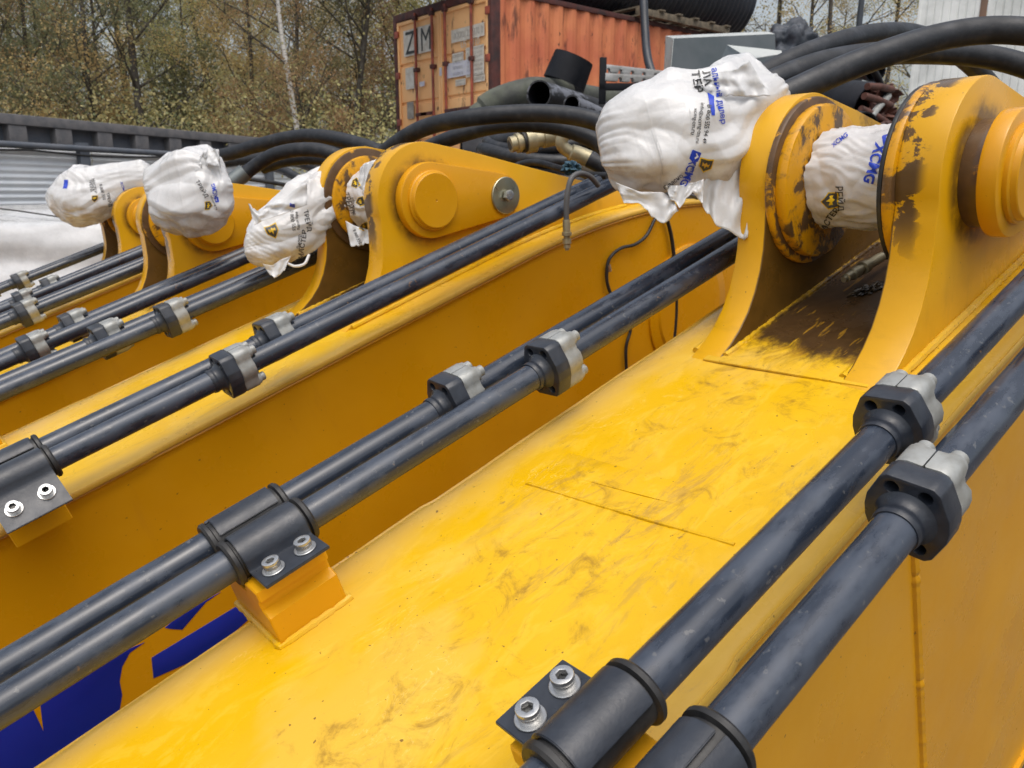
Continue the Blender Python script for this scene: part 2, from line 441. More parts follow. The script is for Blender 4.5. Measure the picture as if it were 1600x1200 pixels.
def bead(pts, r, seed=0, amp=.35):
    """weld bead: uneven tube"""
    P = []
    for a, b in zip(pts[:-1], pts[1:]):
        a, b = Vector(a), Vector(b); n = max(2, int((b - a).length / .006))
        P += [a.lerp(b, i / n) for i in range(n)]
    P.append(Vector(pts[-1]))
    rs = [r * (1 + amp * noise.noise(Vector((i * .55, seed, 0)))) for i in range(len(P))]
    return tube(P, rs, 8)
def m_lug(t0, t1):
    return xf(plate(lug_outline(), thick=abs(t1 - t0), bev=.003), M_sh((t0 + t1) / 2))
def disc(t0, t1, r, bev=.004, c=PC, n=64):
    """cylinder about the pin axis from t0 to t1"""
    a, b = min(t0, t1), max(t0, t1)
    return lathe([(a, 0), (a, r - bev), (a + bev * .3, r - bev * .3), (a + bev, r), (b - bev, r), (b - bev * .3, r - bev * .3), (b, r - bev), (b, 0)], 'Y', n, (c[0], 0, c[1]))
BOLTC = (1.655, .165)
def m_keeper(t0, t1):
    # teardrop plate that holds the pin
    R, r = .102, .062
    d = hypot(BOLTC[0] - PC[0], BOLTC[1] - PC[1]); th = atan2(BOLTC[1] - PC[1], BOLTC[0] - PC[0]); al = math.acos((R - r) / d)
    o = circ(PC[0], PC[1], R, 40, th + al, th + 2 * pi - al, end=True) + circ(BOLTC[0], BOLTC[1], r, 18, th - al, th + al, end=True)
    return xf(plate(o, thick=abs(t1 - t0), bev=.004), M_sh((t0 + t1) / 2))
def hexa(r, a0=0): return [(r * cos(a0 + k * pi / 3), r * sin(a0 + k * pi / 3)) for k in range(6)]
def m_hexbolt(r=.017, h=.014):
    return join([plate(hexa(r), thick=h, bev=.0012), xf(lathe([(h / 2 - .0005, 0), (h / 2 + .0015, r * .6), (h / 2 + .002, 0)], 'Z', 16), Matrix())])
def m_capscrew():
    """socket head cap screw; axis Z, base at 0"""
    R = .0112
    top = plate(circ(0, 0, R, 40), [hexa(.0058)], thick=.006, bev=.0010); xf(top, T3(0, 0, .0118))
    low = lathe([(.001, R * .97), (.0088, R), (.0088, R * .7)], 'Z', 40)
    fl = lathe([(.0080, 0), (.0088, .0062)], 'Z', 12)
    return auto(join([top, low, fl]), 28)
def m_washer(r=.0148, t=.0024, hole=.0):
    return lathe([(0, 0), (0, r - .0006), (.0006, r), (t - .0006, r), (t, r - .0006), (t, 0)], 'Z', 32)

# pipes: (t, h)
PIPES = dict(R2=(-.389, .113), R1=(-.305, .112), L2=(.255, .107), L1=(.326, .107))
PR = .0225
def m_pipe(t, h, s_end=1.95, start=-2.9):
    pts = [(s, t, h) for s in s_list(start, s_end, .15)]
    return tube(pts, PR, 40)
FL_OUT = [(-.021, .0425), (.021, .0425), (.0275, .0375), (.038, .013), (.0395, 0), (.038, -.013), (.0275, -.0375), (.021, -.0425), (-.021, -.0425), (-.0275, -.0375), (-.038, -.013), (-.0395, 0), (-.038, .013), (-.0275, .0375)]
HX, HY = .0152, .0297
def m_flange():
    """dark weld flange with four bolt holes and a welded neck; axis along s, pipe side at -s"""
    o = []
    n = len(FL_OUT)
    for i in range(n):           # round the corners a little
        a, b, c = Vector(FL_OUT[i - 1]), Vector(FL_OUT[i]), Vector(FL_OUT[(i + 1) % n])
        o += [tuple(b.lerp(a, .12)), tuple(b.lerp(a, .03).lerp(b.lerp(c, .03), .5)), tuple(b.lerp(c, .12))]
    holes = [circ(x, y, 0.0064, 16) for x in (-HX, HX) for y in (-HY, HY)]
    p = xf(plate(o, holes, thick=.030, bev=.0018), M_th(0))
    neck = lathe([(-.040, .0222), (-.037, .0230), (-.034, .0234), (-.031, .0230), (-.029, .0222), (-.026, .0226), (-.021, .0240), (-.0175, .0265), (-.0152, .0290)], 'X', 40)
    back = lathe([(-.0135, .0), (-.0135, .006), (-.0135, 0)], 'X', 8)
    return join([p, neck])
def m_holeback():
    return lathe([(.012, 0), (.012, .0062)], 'X', 14)
def m_half(sg):
    """one half of the split flange clamp, with the two bolt lobes"""
    o = [(.0008, .0425), (HX, .0432), (HX + .0085, .0405), (HX + .0130, .0330), (HX + .0120, .0235), (.0285, .0165), (.0345, .010), (.0362, 0)]
    o = o + [(x, -y) for x, y in reversed(o[:-1])]
    # inner edge clears the pipe
    inn = circ(0, 0, .0235, 14, -pi / 2 + .10, pi / 2 - .10, end=True)
    o = o + inn
    if sg < 0: o = [(-x, y) for x, y in reversed(o)]
    base = xf(plate(o, thick=.034, bev=.0022), M_th(.0330))
    lobes = [lathe([(.044, .0118), (.0545, .0115), (.0565, .0100), (.0565, 0)], 'X', 20, (0, sg * HX, y)) for y in (-HY, HY)]
    col = []
    return join([base] + lobes)
def m_fbolt():
    return lathe([(0, .0088), (.0095, .0088), (.0107, .0078), (.0107, .0046), (.006, .0044), (.006, 0)], 'X', 20)

def strap(prof, s0, s1, th=.0042):
    """sheet strap: polyline prof in (t,h) extruded along s with thickness (outwards = left normal)"""
    P = [Vector(p) for p in prof]; n = len(P); out = []
    for i, p in enumerate(P):
        a = P[max(i - 1, 0)]; b = P[min(i + 1, n - 1)]; d = (b - a).normalized(); out.append(p + Vector((-d.y, d.x)) * th)
    vs, fs = [], []
    for s in (s0, s1):
        for p in P: vs.append((s, p.x, p.y))
        for p in out: vs.append((s, p.x, p.y))
    for i in range(n - 1):
        fs.append((i, i + 1, 2 * n + i + 1, 2 * n + i)); fs.append((n + i, 3 * n + i, 3 * n + i + 1, n + i + 1))
        fs.append((i, n + i, n + i + 1, i + 1)); fs.append((2 * n + i, 2 * n + i + 1, 3 * n + i + 1, 3 * n + i))
    fs.append((0, 2 * n, 3 * n, n)); fs.append((n - 1, 2 * n - 1, 4 * n - 1, 3 * n - 1))
    me = mesh(vs, fs)
    bm = bmesh.new(); bm.from_mesh(me); bmesh.ops.recalc_face_normals(bm, faces=bm.faces)
    es = [e for e in bm.edges if len(e.link_faces) == 2 and e.calc_face_angle(0) > radians(60)]
    bmesh.ops.bevel(bm, geom=es, offset=.0009, segments=2, affect='EDGES'); bm.to_mesh(me); bm.free()
    return auto(me, 35)

def clamp(parent, s0, s1, tn, tf, h, inner_dir, drop=0.0, full=True):
    """pipe clamp: strap bolted beside pipe tn (near the tab); inner_dir=+1/-1: tab towards -t / +t of tn"""
    R = PR + .0062
    d = -inner_dir                      # tab lies at tn + d*...
    a_tab0, a_tab1 = tn + d * (R + .055), tn + d * (R + .004)
    hb = h - .010                        # tab height
    def P(seq): return seq if True else seq
    prof = [(a_tab0, hb - drop), (a_tab1 + d * .002, hb - drop * .1), (tn + d * (R + .0025), hb + .002), (tn + d * (R + .0006), hb + .006)]
    for i in range(13):
        an = (pi if d < 0 else 0) + (-1 if d < 0 else 1) * (pi * (.06 + .80 * i / 12))
        prof.append((tn + R * cos(an), h + R * sin(an)))
    if d > 0: prof = prof[::-1]
    if d > 0:                            # keep outward = up
        pass
    cl = link('pipe_clamp', strap(prof if d < 0 else prof, s0, s1, .0045 if True else 0), DARK, parent)
    # second strap over the far pipe: two plates with a slit between them
    q = -d
    def arc(c, a0, a1, n=8):
        pr = []
        for i in range(n):
            an = a0 + (a1 - a0) * i / (n - 1); pr.append((c + R * cos(an), h + R * sin(an)))
        return pr
    if q > 0:   # far pipe on +t side: go from its inner side (pi) over to outer (0)
        a1 = arc(tf, pi * .80, pi * .40); a2 = arc(tf, pi * .34, -.15)
    else:
        a1 = arc(tf, pi * .60, pi * .20)[::1]; a2 = arc(tf, pi * 1.15, pi * .66)
    link('clamp_strap', strap(a1, s0 + .002, s1 - .002), DARK, cl)
    link('clamp_strap', strap(a2, s0 - .002, s1 + .001), DARK, cl)
    # rubber sleeves that stick out at both ends
    for t in (tn, tf):
        prof2 = [(s0 - .013, PR + .0006), (s0 - .013, R + .0015), (s0 - .010, R + .0040), (s0 - .005, R + .0040), (s0 - .003, R - .0008), (s1 + .003, R - .0008), (s1 + .005, R + .0040), (s1 + .010, R + .0040), (s1 + .013, R + .0015), (s1 + .013, PR + .0006)]
        link('rubber_sleeve', lathe(prof2, 'X', 36, (0, t, h)), RUB, cl)
    # bolts on the tab
    sl = atan2(drop, .05) * (1 if d > 0 else -1)
    for f in (.25, .75):
        s = s0 + (s1 - s0) * f; tm = (a_tab0 * .52 + a_tab1 * .48)
        zz = hb + .0046 - drop * .52
        Mx = T3(s, tm, zz) @ Matrix.Rotation(-sl, 4, 'X')
        link('bolt', cached('capscrew', m_capscrew), BOLT, cl, Mx @ Matrix.Rotation(f * 3, 4, 'Z'))
        link('washer', cached('washer', m_washer), BOLT, cl, Mx)
    # saddle below the pipes
    lo, hi = sorted((a_tab0 + (0 if drop == 0 else -d * .02), tf - d * .02))
    return cl

def mount_block(parent, s0, s1, t_in, t_out, top, sgn, weld=True):
    """welded block with a stepped, chamfered inner face"""
    w = abs(t_out - t_in)
    prof = [(0, 0), (0, .046), (.015, .053), (.015, .066), (.006, .071), (.006, top), (.044, top), (.052, top - .016), (w, top - .03), (w, 0)]
    sd = [(t_in - sgn * .001, .001), (t_out, .001)]
    wp = [(s0 - .002, t_out, .002), (s0 - .002, t_in - sgn * .002, .002), (s1 + .002, t_in - sgn * .002, .002), (s1 + .002, t_out, .002)]
    if weld: link('weld_bead', bead(wp, .0052, t_in * 10, .6), YT, parent)
    prof = [(t_in + sgn * a, b) for a, b in prof]
    return link('mount_block', xf(plate(prof, thick=s1 - s0, bev=.0018, seg=1), M_th((s0 + s1) / 2)), YS, parent)

def build_boom(key, label, detail=2, flanges=None, pins=True):
    root = empty('excavator_boom', BM[key]); tag(root, label, 'excavator boom', 'yellow excavator booms lying side by side')
    ch = lambda name, me, mat: link(name, me, mat, root)
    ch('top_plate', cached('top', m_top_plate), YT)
    ch('side_plate', cached('sideR', lambda: m_side(-.275, -.263)), YS)
    ch('side_plate', cached('sideL', lambda: m_side(.255, .267)), YS)
    ch('bottom_plate', cached('bot', m_bottom), YS)
    # long fillet welds under the plate overhang
    ch('weld_bead', cached('wR', lambda: bead([(s, -.277, top_h(s) - .0205) for s in s_list(-2.9, 3.4, .05)], .0045, 1)), YS)
    ch('weld_bead', cached('wL', lambda: bead([(s, .269, top_h(s) - .0205) for s in s_list(-2.9, 3.4, .05)], .0045, 2)), YS)
    if key == 'A': ch('weld_bead', cached('wS', lambda: bead([(.905, -.2735, -.03), (.96, -.2735, -1.1)], .0095, 5, .35)), YS)
    # lugs
    lug = ch('lug', cached('lugR', lambda: m_lug(-.175, -.105)), YL)
    link('weld_bead', cached('lw1', lambda: bead([(1.06, -.178, .003), (2.2, -.178, top_h(2.2) + .003)] if 0 else [(s, -.178, top_h(s) + .003) for s in s_list(1.06, 2.2, .06)], .0075, 3)), YT, lug)
    link('weld_bead', cached('lw2', lambda: bead([(s, -.102, top_h(s) + .003) for s in s_list(1.06, 2.2, .06)], .0075, 4)), YT, lug)
    lug2 = ch('lug', cached('lugL', lambda: m_lug(.185, .125)), YL)
    link('weld_bead', cached('lw3', lambda: bead([(s, .188, top_h(s) + .003) for s in s_list(1.06, 2.2, .06)], .0075, 6)), YT, lug2)
    link('weld_bead', cached('lw4', lambda: bead([(s, .122, top_h(s) + .003) for s in s_list(1.06, 2.2, .06)], .0075, 7)), YT, lug2)
    # bosses on the inner faces: worn ring, then collar
    YWm = YW if key in 'AC' else YG
    if key == 'A':
        link('boss_ring', cached('b1', lambda: disc(.126, .112, .157, c=(1.392, .227))), YWD, lug2)
        link('boss_collar', cached('b2', lambda: disc(.114, .090, .143, .006, c=(1.392, .227))), YC, lug2)
        link('boss_ring', cached('b3', lambda: disc(-.106, -.088, .163, .006, c=(1.394, .226))), YWm, lug)
        link('seal', cached('b4', lambda: disc(-.0885, -.080, .160, .003, c=(1.394, .226))), RUB, lug)
    else:
        link('boss_ring', cached('c1', lambda: disc(.126, .117, .150)), YWD, lug2)
        link('boss_collar', cached('c2', lambda: disc(.118, .104, .128, .006)), YC, lug2)
        link('boss_ring', cached('c3', lambda: disc(-.106, -.098, .150, .005)), YWm, lug)
    # the pin across both lugs
    pin = ch('pin', cached('pin', lambda: disc(-.19, .20, .070)), simple('x', (.2, .1, .03)) if False else YS)
    link('pin_head', cached('ph', lambda: disc(.184, .215, .085)), YS, pin)
    # outer side of the near lug: grease-darkened collar, keeper plate, end disc, washer and bolt
    off = .030 if key == 'A' else .0
    col_ = ch('pin_collar', cached('pc' + str(off), lambda: disc(-.174, -.178 - off - .004, .088, .003)), YW if off else YS)
    kp = ch('keeper_plate', cached('kp' + str(off), lambda: m_keeper(-.176 - off, -.206 - off)), YS)
    link('end_disc', cached('ed' + str(off), lambda: lathe([(-.200 - off, .080), (-.213 - off, .080), (-.2155 - off, .0775), (-.2160 - off, .0755), (-.224 - off, .0735), (-.2255 - off, .0715), (-.2255 - off, .003), (-.222 - off, 0)], 'Y', 64, (PC[0], 0, PC[1]))), YS, kp)
    wz = link('washer', cached('wz' + str(off), lambda: lathe([(-.205 - off, 0), (-.205 - off, .052), (-.2065 - off, .0535), (-.2115 - off, .0535), (-.213 - off, .052), (-.213 - off, 0)], 'Y', 48, (BOLTC[0], 0, BOLTC[1]))), GOLDZ, kp)
    link('bolt', cached('hb', m_hexbolt), BOLT, kp, M_sh(-.2235 - off) @ T3(BOLTC[0], BOLTC[1], 0))
    # steel pipes on both edges with bolted split flanges
    fl = dict(R2=.65, R1=.793, L2=.75, L1=.588)
    if flanges: fl.update(flanges)
    for k, (t, h) in PIPES.items():
        p = ch('steel_pipe', cached('pipe' + k, lambda: m_pipe(t, h)), PIPE)
        s = fl[k]
        if s is None: continue
        M = T3(s, t, h) @ Matrix.Rotation(radians({'R2': 6, 'R1': -3, 'L2': -2, 'L1': 3}[k]), 4, 'X') @ Matrix.Diagonal((1, 1.07, 1.09, 1))
        f = link('pipe_flange', cached('fl', m_flange), DARK, root, M)
        for x in (-HX, HX):
            for y in (-HY, HY): link('bolt_hole', cached('flh', m_holeback), RUST, f, T3(0, x, y))
        for sg in (-1, 1):
            link('split_flange', cached('half%d' % sg, lambda: m_half(sg)), ZINC, f)
            for y in (-HY, HY):
                link('bolt', cached('fb', m_fbolt), ZINC, f, T3(.056, sg * HX, y))
    return root

LB = dict(A='nearest yellow boom whose wide scuffed top fills the foreground',
          B='second yellow boom, blue decal on its side and a big washer on its lug',
          C='third yellow boom from the front, its lug half hidden by a white plastic bag',
          D='farthest yellow boom beside the white tarpaulin')
BO = {k: build_boom(k, LB[k]) for k in 'ABCD'}

# clamps and blocks of the nearest boom and the second one
rA, rB = BO['A'], BO['B']
for r in (rA, rB):
    clamp(r, .170, .262, PIPES['L2'][0], PIPES['L1'][0], PIPES['L2'][1], 1)
    mount_block(r, .160, .262, .188, .330, .086, 1)
clamp(rA, .215, .302, PIPES['R1'][0], PIPES['R2'][0], PIPES['R1'][1], -1)
mount_block(rA, .212, .306, -.232, -.38, .090, -1)
sB = .175
clamp(rB, sB, sB + .11, PIPES['R2'][0], PIPES['R1'][0], PIPES['R2'][1], 1, drop=.045)
mount_block(rB, sB, sB + .10, -.405, -.27, .050, 1, weld=False)

# ground weld lines and repair patch on the nearest top plate
link('weld_bead', bead([(.583, .165, .0012), (.598, .02, .0006), (.622, -.185, .0012)], .0028, 11, .6), YT, rA)
for i in range(2):
    pass
link('doubler_plate', xf(plate([(.625, .16), (.68, .165), (.70, -.06), (.655, -.075)], thick=.0010, bev=.0004), T3(0, 0, .0006)), YT, rA)
link('doubler_plate', xf(plate([(1.035, .155), (1.045, -.15), (1.9, -.15), (1.9, .15)], thick=.005, bev=.0022), T3(0, 0, .002)), YT, rA)

# blue decal on the near side of boom B
def decal(pts, name='decal'):
    P = [boom_local('B', x, y, -.2765) for x, y in pts]
    me = xf(plate([(p.x, p.z) for p in P], thick=.0016, bev=.0003), M_sh(-.2757))
    return link(name, me, BLUE, rB)
decal([(226, 1004), (203, 1020), (191, 1042), (187, 1065), (191, 1086), (180, 1150), (80, 1290), (-90, 1330), (-90, 1150), (48, 1100), (68, 1143), (62, 1092), (140, 1040)])
decal([(345, 925), (322, 941), (285, 984), (268, 983), (258, 981), (280, 962)])
decal([(379, 942), (402, 956), (330, 1020), (240, 1060), (237, 1028)])

# ---------------------------------------------------------------- small lines on the booms
def hose(name, ctrl, r, label, group=None, mat=None, n=10, seg=20, cat='hose'):
    o = link(name, tube(spline(ctrl, n), r, seg), mat or HOSE)
    return tag(o, label, cat, group)
def rb(k, pts, t): return [on_boom(k, x, y, t if not isinstance(t, list) else t[i]) for i, (x, y) in enumerate(pts)]
h1 = hose('electric_cable', rb('B', [(1046, 290), (1036, 318), (1022, 345), (1010, 368), (992, 382), (970, 388), (953, 403), (948, 424), (950, 447), (960, 470), (978, 492), (985, 515), (978, 545), (980, 600)], -.288), .0055, 'wavy thin black cable held by a small silver clip on the second boom', 'thin black cables on the second boom', RUB, cat='cable')
h2 = hose('electric_cable', rb('B', [(1018, 300), (1035, 325), (1047, 360), (1053, 400), (1056, 440), (1056, 495), (1050, 560)], -.290), .0068, 'straighter thin black cable hanging down beside the wavy one', 'thin black cables on the second boom', RUB, cat='cable')
HX_ = 0
h3 = hose('electric_cable', rb('B', [(1030, 305), (1055, 308), (1075, 305), (1095, 312), (1110, 318)], -.24), .006, 'short black cable running sideways under the big bag', None, RUB, cat='cable')
p = on_boom('B', 951, 419, -.288)
cl = link('clip', lathe([(-.011, .0072), (-.011, .0082), (.011, .0082), (.011, .0072)], 'Z', 16), BOLT, h1, h1.matrix_world.inverted() @ (T3(*p) @ BM['B'].to_quaternion().to_matrix().to_4x4()))
# grease line hanging over the near pipe of boom B, with its nipple
gl = hose('grease_hose', rb('B', [(935, 290), (922, 276), (906, 271), (893, 279), (887, 300), (885, 325), (885, 348)], -.425), .0078, 'short grey hose looped over the second boom\'s near pipe, end fitting hanging down', None, simple('grey_hose', (.10, .10, .10), .45))
def fitting_at(parent, p0, p1, prof, mat, name='end_fitting', n=16):
    d = (p1 - p0); q = d.normalized().to_track_quat('X', 'Z').to_matrix().to_4x4(); L = d.length
    return link(name, lathe([(a * L, r) for a, r in prof], 'X', n), mat, parent, parent.matrix_world.inverted() @ T3(*p0) @ q)
FIT = [(0, .0095), (.08, .0105), (.40, .0105), (.41, .0135), (.52, .0135), (.53, .009), (.62, .009), (.63, .012), (.78, .012), (.80, .0095), (.93, .0095), (.94, .006), (1, .006), (1, 0)]
BRASS = simple('fitting_zinc', (.42, .37, .24), .45, .6, bump=.0003, bs=100, vs=30)
fitting_at(gl, on_boom('B', 885, 343, -.425), on_boom('B', 886, 391, -.425), FIT, BRASS)
# ring-shaped pin boss on the side of boom B
for k in ('B',):
    c = boom_local(k, 1075, 480, -.275)
    for r_, t_ in ((.235, .010), (.19, .016)):
        link('side_boss', xf(lathe([(0, 0), (0, r_), (t_ * .7, r_), (t_, r_ - .006), (t_, 0)], 'Z', 72), Matrix(((1, 0, 0, c.x), (0, 0, -1, -.275), (0, 1, 0, c.z), (0, 0, 0, 1)))), YS, BO[k])
# grease line between the lugs of boom A
g2 = hose('grease_hose', rb('A', [(1500, 330), (1440, 372), (1400, 391), (1372, 405)], [0.0, .01, .03, .04]), .0085, 'short black grease hose with silver coupling between the nearest lugs')
fitting_at(g2, on_boom('A', 1378, 401, .038), on_boom('A', 1318, 437, .05), FIT, BRASS)
bm = bmesh.new(); bmesh.ops.create_icosphere(bm, subdivisions=5, radius=1)
c0 = boom_local('A', 1358, 503, .02)
for v in bm.verts:
    d = 1 + .8 * noise.fractal(v.co * 2.6, 1.0, 2.0, 5) + .3 * noise.noise(v.co * 9); v.co = Vector((v.co.x * .034, v.co.y * .014, v.co.z * .006)) * d
me = bpy.data.meshes.new('g'); bm.to_mesh(me); bm.free()
gr = link('grease_lump', auto(me, 60), GREASE); gr.matrix_world = BM['A'] @ T3(c0.x, c0.y, .006) @ Matrix.Rotation(-.35, 4, 'Z'); tag(gr, 'lump of dried black grease lying between the nearest lugs', 'grease')

# ---------------------------------------------------------------- ground
def smooth(x, a, b):
    t = min(1, max(0, (x - a) / (b - a))); return t * t * (3 - 2 * t)
def ground_z(x, y):
    return 1.66 * smooth(x, 4.6, 6.0) * smooth(14.5, y - 1.5, y + 1.5) if True else 0
vs, fs = [], []
gx = [-300, -120, -60, -30] + [-20 + .8 * i for i in range(70)] + [45, 70, 120, 300]
gy = gx
for x in gx:
    for y in gy: vs.append((x, y, ground_z(x, y) + (.05 * noise.noise(Vector((x * .6, y * .6, 0))) if abs(x) < 40 and abs(y) < 40 else 0)))
n = len(gy)
for i in range(len(gx) - 1):
    for j in range(n - 1): a = i * n + j; fs.append((a, a + n, a + n + 1, a + 1))
GM = simple('gravel_and_mud', (.13, .115, .10), .8, bump=.03, bs=9, col2=(.07, .06, .05), vs=2.5)
tag(link('ground', mesh(vs, fs, 'g', True), GM), kind='structure', label='muddy gravel yard')

# ---------------------------------------------------------------- white tarpaulin heap
TARP = None
def mk_plastic(name, base, stain=None, prt=False):
    N = NT(name)
    f = N.noise(9, 7, .62)
    c = N.mix(N.ramp(f, .35, .7), base, tuple(v * .86 for v in base))
    if stain:
        x, y, z = N.sep()
        g = N.ramp(N.math('ADD', N.noise(14, 6, .6), N.math('MULTIPLY', N.ramp(z, -.02, -.11), .34)), .66, .92)
        c = N.mix(N.math('MULTIPLY', g, .55), c, stain)
    N.P(color=c, rough=N.ramp(N.noise(20, 4, .6), .3, .7, .20, .38), spec=.55, coat=.3, coatr=.12)
    w = N.n.new('ShaderNodeTexWave'); w.bands_direction = 'X'; w.inputs['Scale'].default_value = 6; w.inputs['Distortion'].default_value = 9; w.inputs['Detail'].default_value = 4; w.inputs['Detail Scale'].default_value = 2.2
    N.l.new(N.co.outputs['Object'], w.inputs[0])
    h = N.math('ADD', N.math('MULTIPLY', w.outputs['Fac'], .35), N.noise(34, 7, .62, None, 1.1))
    N.P(normal=N.bump(h, .35, .003))
    tr = N.n.new('ShaderNodeBsdfTranslucent'); N.set(tr.inputs['Color'], c)
    ms = N.n.new('ShaderNodeMixShader'); ms.inputs[0].default_value = .28
    N.l.new(N.b.outputs[0], ms.inputs[1]); N.l.new(tr.outputs[0], ms.inputs[2]); N.l.new(ms.outputs[0], N.out.inputs[0])
    return N.m
BAG = mk_plastic('white_bag_plastic', (.82, .825, .83), (.42, .31, .19))
BAGC = mk_plastic('clean_bag_plastic', (.83, .835, .84))
TARP = mk_plastic('white_tarp', (.80, .81, .82))
vs, fs = [], []
nu, nv = 150, 90
for i in range(nu + 1):
    x = -4.5 + 11.0 * i / nu
    for j in range(nv + 1):
        v = j / nv
        # v<.55: drape from the ground up to the top edge; then the top surface
        if v < .55:
            q = v / .55; y = 5.75 + .55 * q ** 1.5; z = 1.44 * q
        else:
            q = (v - .55) / .45; y = 6.3 + 2.4 * q; z = 1.44 + .10 * sin(q * pi) 
        z += .10 * noise.noise(Vector((x * .35, 1, 0))) * min(1, v * 2)
        p = Vector((x, y, z))
        d = .16 * noise.fractal(Vector((x * .5, y * .6, z * 1.6)), 1.0, 2.1, 4)
        r = abs(noise.noise(Vector((x * .9 + z * 1.4, y * .6, z * 2.6 + x * .3))))
        d += .10 * (r ** .7)
        vs.append((x, y - d, max(.02, z + d * .4)))
m = nv + 1
for i in range(nu):
    for j in range(nv): a = i * m + j; fs.append((a, a + m, a + m + 1, a + 1))
tag(link('tarpaulin', mesh(vs, fs, 't', True), TARP), 'long white plastic tarpaulin draped over a heap beside the farthest boom', 'tarpaulin')

tag(link('rope', tube(spline([pix(-60, 322, 5.35), pix(0, 326, 5.4), pix(60, 334, 5.45), pix(130, 345, 5.5)], 8), .006, 6), RUB), 'thin dark rope lying across the white tarpaulin', 'rope')
# ---------------------------------------------------------------- yard fence on the left
def fence():
    a = Vector((pix(-260, 300, 10.6).x, pix(-260, 300, 10.6).y, 0)); b = Vector((pix(640, 300, 25).x, pix(640, 300, 25).y, 0))
    d = (b - a); L = d.length; d.normalize(); n = Vector((d.y, -d.x, 0))
    if n.dot(EYE - a) < 0: n = -n
    M = Matrix(((d.x, -n.x, 0, a.x), (d.y, -n.y, 0, a.y), (0, 0, 1, 0), (0, 0, 0, 1)))   # x along, y away from the camera
    root = empty('yard_fence', M); tag(root, 'white corrugated fence with a dark grey concrete beam along its top', 'fence')
    WH = simple('white_corrugated_sheet', (.80, .84, .88), .45, bump=.002, bs=8, col2=(.70, .75, .80), vs=1.6)
    DK = simple('dark_grey_steel', (.085, .10, .125), .6, bump=.003, bs=20, col2=(.12, .13, .15), vs=4)
    CP = simple('weathered_dark_beam', (.17, .165, .17), .8, bump=.01, bs=12, col2=(.11, .115, .125), vs=5)
    top = 2.97
    link('top_beam', box(0, L, -.02, .30, top - .17, top, .02), CP, root)
    link('back_panel', box(0, L, .16, .20, top - .46, top - .17), DK, root)
    k = 0; pil = box(-.16, .16, 0, .2, top - .46, top - .175, .008)
    x = .25
    while x < L: link('pilaster', pil, CP, root, T3(x, 0, 0)); x += .86
    link('rail', tube([(x, -.12, top - .50 - .0 * x) for x in np.linspace(0, L, 20)], .055, 12), DK, root)
    # sagging cable under the rail
    link('cable', tube([(x, -.14, top - .57 - .05 * abs(sin(x * 1.1))) for x in np.linspace(0, L, 160)], .018, 8), RUB, root)
    # corrugated sheets
    vs, fs = [], []; pz = .11; W = 2.55
    zs = [z * .0275 for z in range(int((top - .5) / .0275))]
    for xx in (0, W - .01):
        for z in zs: vs.append((xx, .02 * sin(2 * pi * z / pz), z))
    for i in range(len(zs) - 1): fs.append((i, i + len(zs), i + len(zs) + 1, i + 1))
    sh = mesh(vs, fs, 'sheet', True)
    x = -.9
    while x < L:
        link('corrugated_sheet', sh, WH, root, T3(x, 0, 0)); x += W
    x = 3.95 - 2.55 * 2; pst = box(-.10, .10, -.14, -.03, 0, top - .40, .006)
    while x < L: link('post', pst, DK, root, T3(x, 0, 0)); x += 2.55
    return root
FE = fence()

# ---------------------------------------------------------------- shipping container
CX0, CY0, CZ0 = 7.10, 8.68, 1.79
CL, CW, CH = 6.06, 2.44, 2.59
def mk_container(name, base, base2, rust=.5, streak=True):
    N = NT(name)
    c = N.mix(N.ramp(N.noise(1.4, 5, .6), .35, .68), base, base2)
    st = N.noise(2.2, 9, .72, N.map((2.2, 2.2, .55)))
    c = N.mix(N.ramp(st, .60 - rust * .05, .66, 0, .85), c, (.10, .030, .018))
    sp = N.noise(7, 7, .66, N.map((1.4, 1.4, .7), loc=(2, 2, 2)))
    c = N.mix(N.ramp(sp, .64, .67, 0, .9), c, (.035, .016, .014))
    N.P(color=c, rough=.6); N.P(normal=N.bump(N.noise(20, 5, .6), .3, .004)); return N.m
CS = mk_container('container_orange_red', (.70, .24, .10), (.56, .15, .070), 1.4)
CD = mk_container('container_door_orange', (.88, .52, .24), (.84, .44, .18), .3)
CR = simple('rusty_dark_frame', (.10, .030, .024), .75, bump=.004, bs=25, col2=(.035, .018, .018), vs=5)
CRR = simple('red_lock_rod', (.38, .085, .045), .5, bump=.002, bs=40, col2=(.16, .04, .03), vs=7)
CWT = simple('old_white_sticker', (.62, .60, .55), .6, col2=(.50, .45, .38), vs=12)
INK = simple('black_print', (.015, .02, .02), .6, col2=(.05, .05, .05), vs=30)
INKG = simple('faded_grey_print', (.16, .15, .14), .6, col2=(.32, .30, .27), vs=30)
INKF = simple('pale_grey_print', (.36, .34, .31), .6, vs=30)
def door_pt(x, y):
    d = raydir(x, y); f = (CX0 - EYE.x) / d.x; p = EYE + d * f; return p.y, p.z
def text_mesh(body, size, ex=.0, bold=0.0):
    cu = bpy.data.curves.new('txt', 'FONT'); cu.body = body; cu.size = size; cu.extrude = ex; cu.offset = bold
    cu.align_x = 'CENTER'; cu.align_y = 'CENTER'; cu.resolution_u = 3
    o = bpy.data.objects.new('tmp', cu); COL.objects.link(o)
    dg = bpy.context.evaluated_depsgraph_get(); dg.update()
    me = bpy.data.meshes.new_from_object(o.evaluated_get(dg)); bpy.data.objects.remove(o); bpy.data.curves.remove(cu); me.materials.clear(); return me
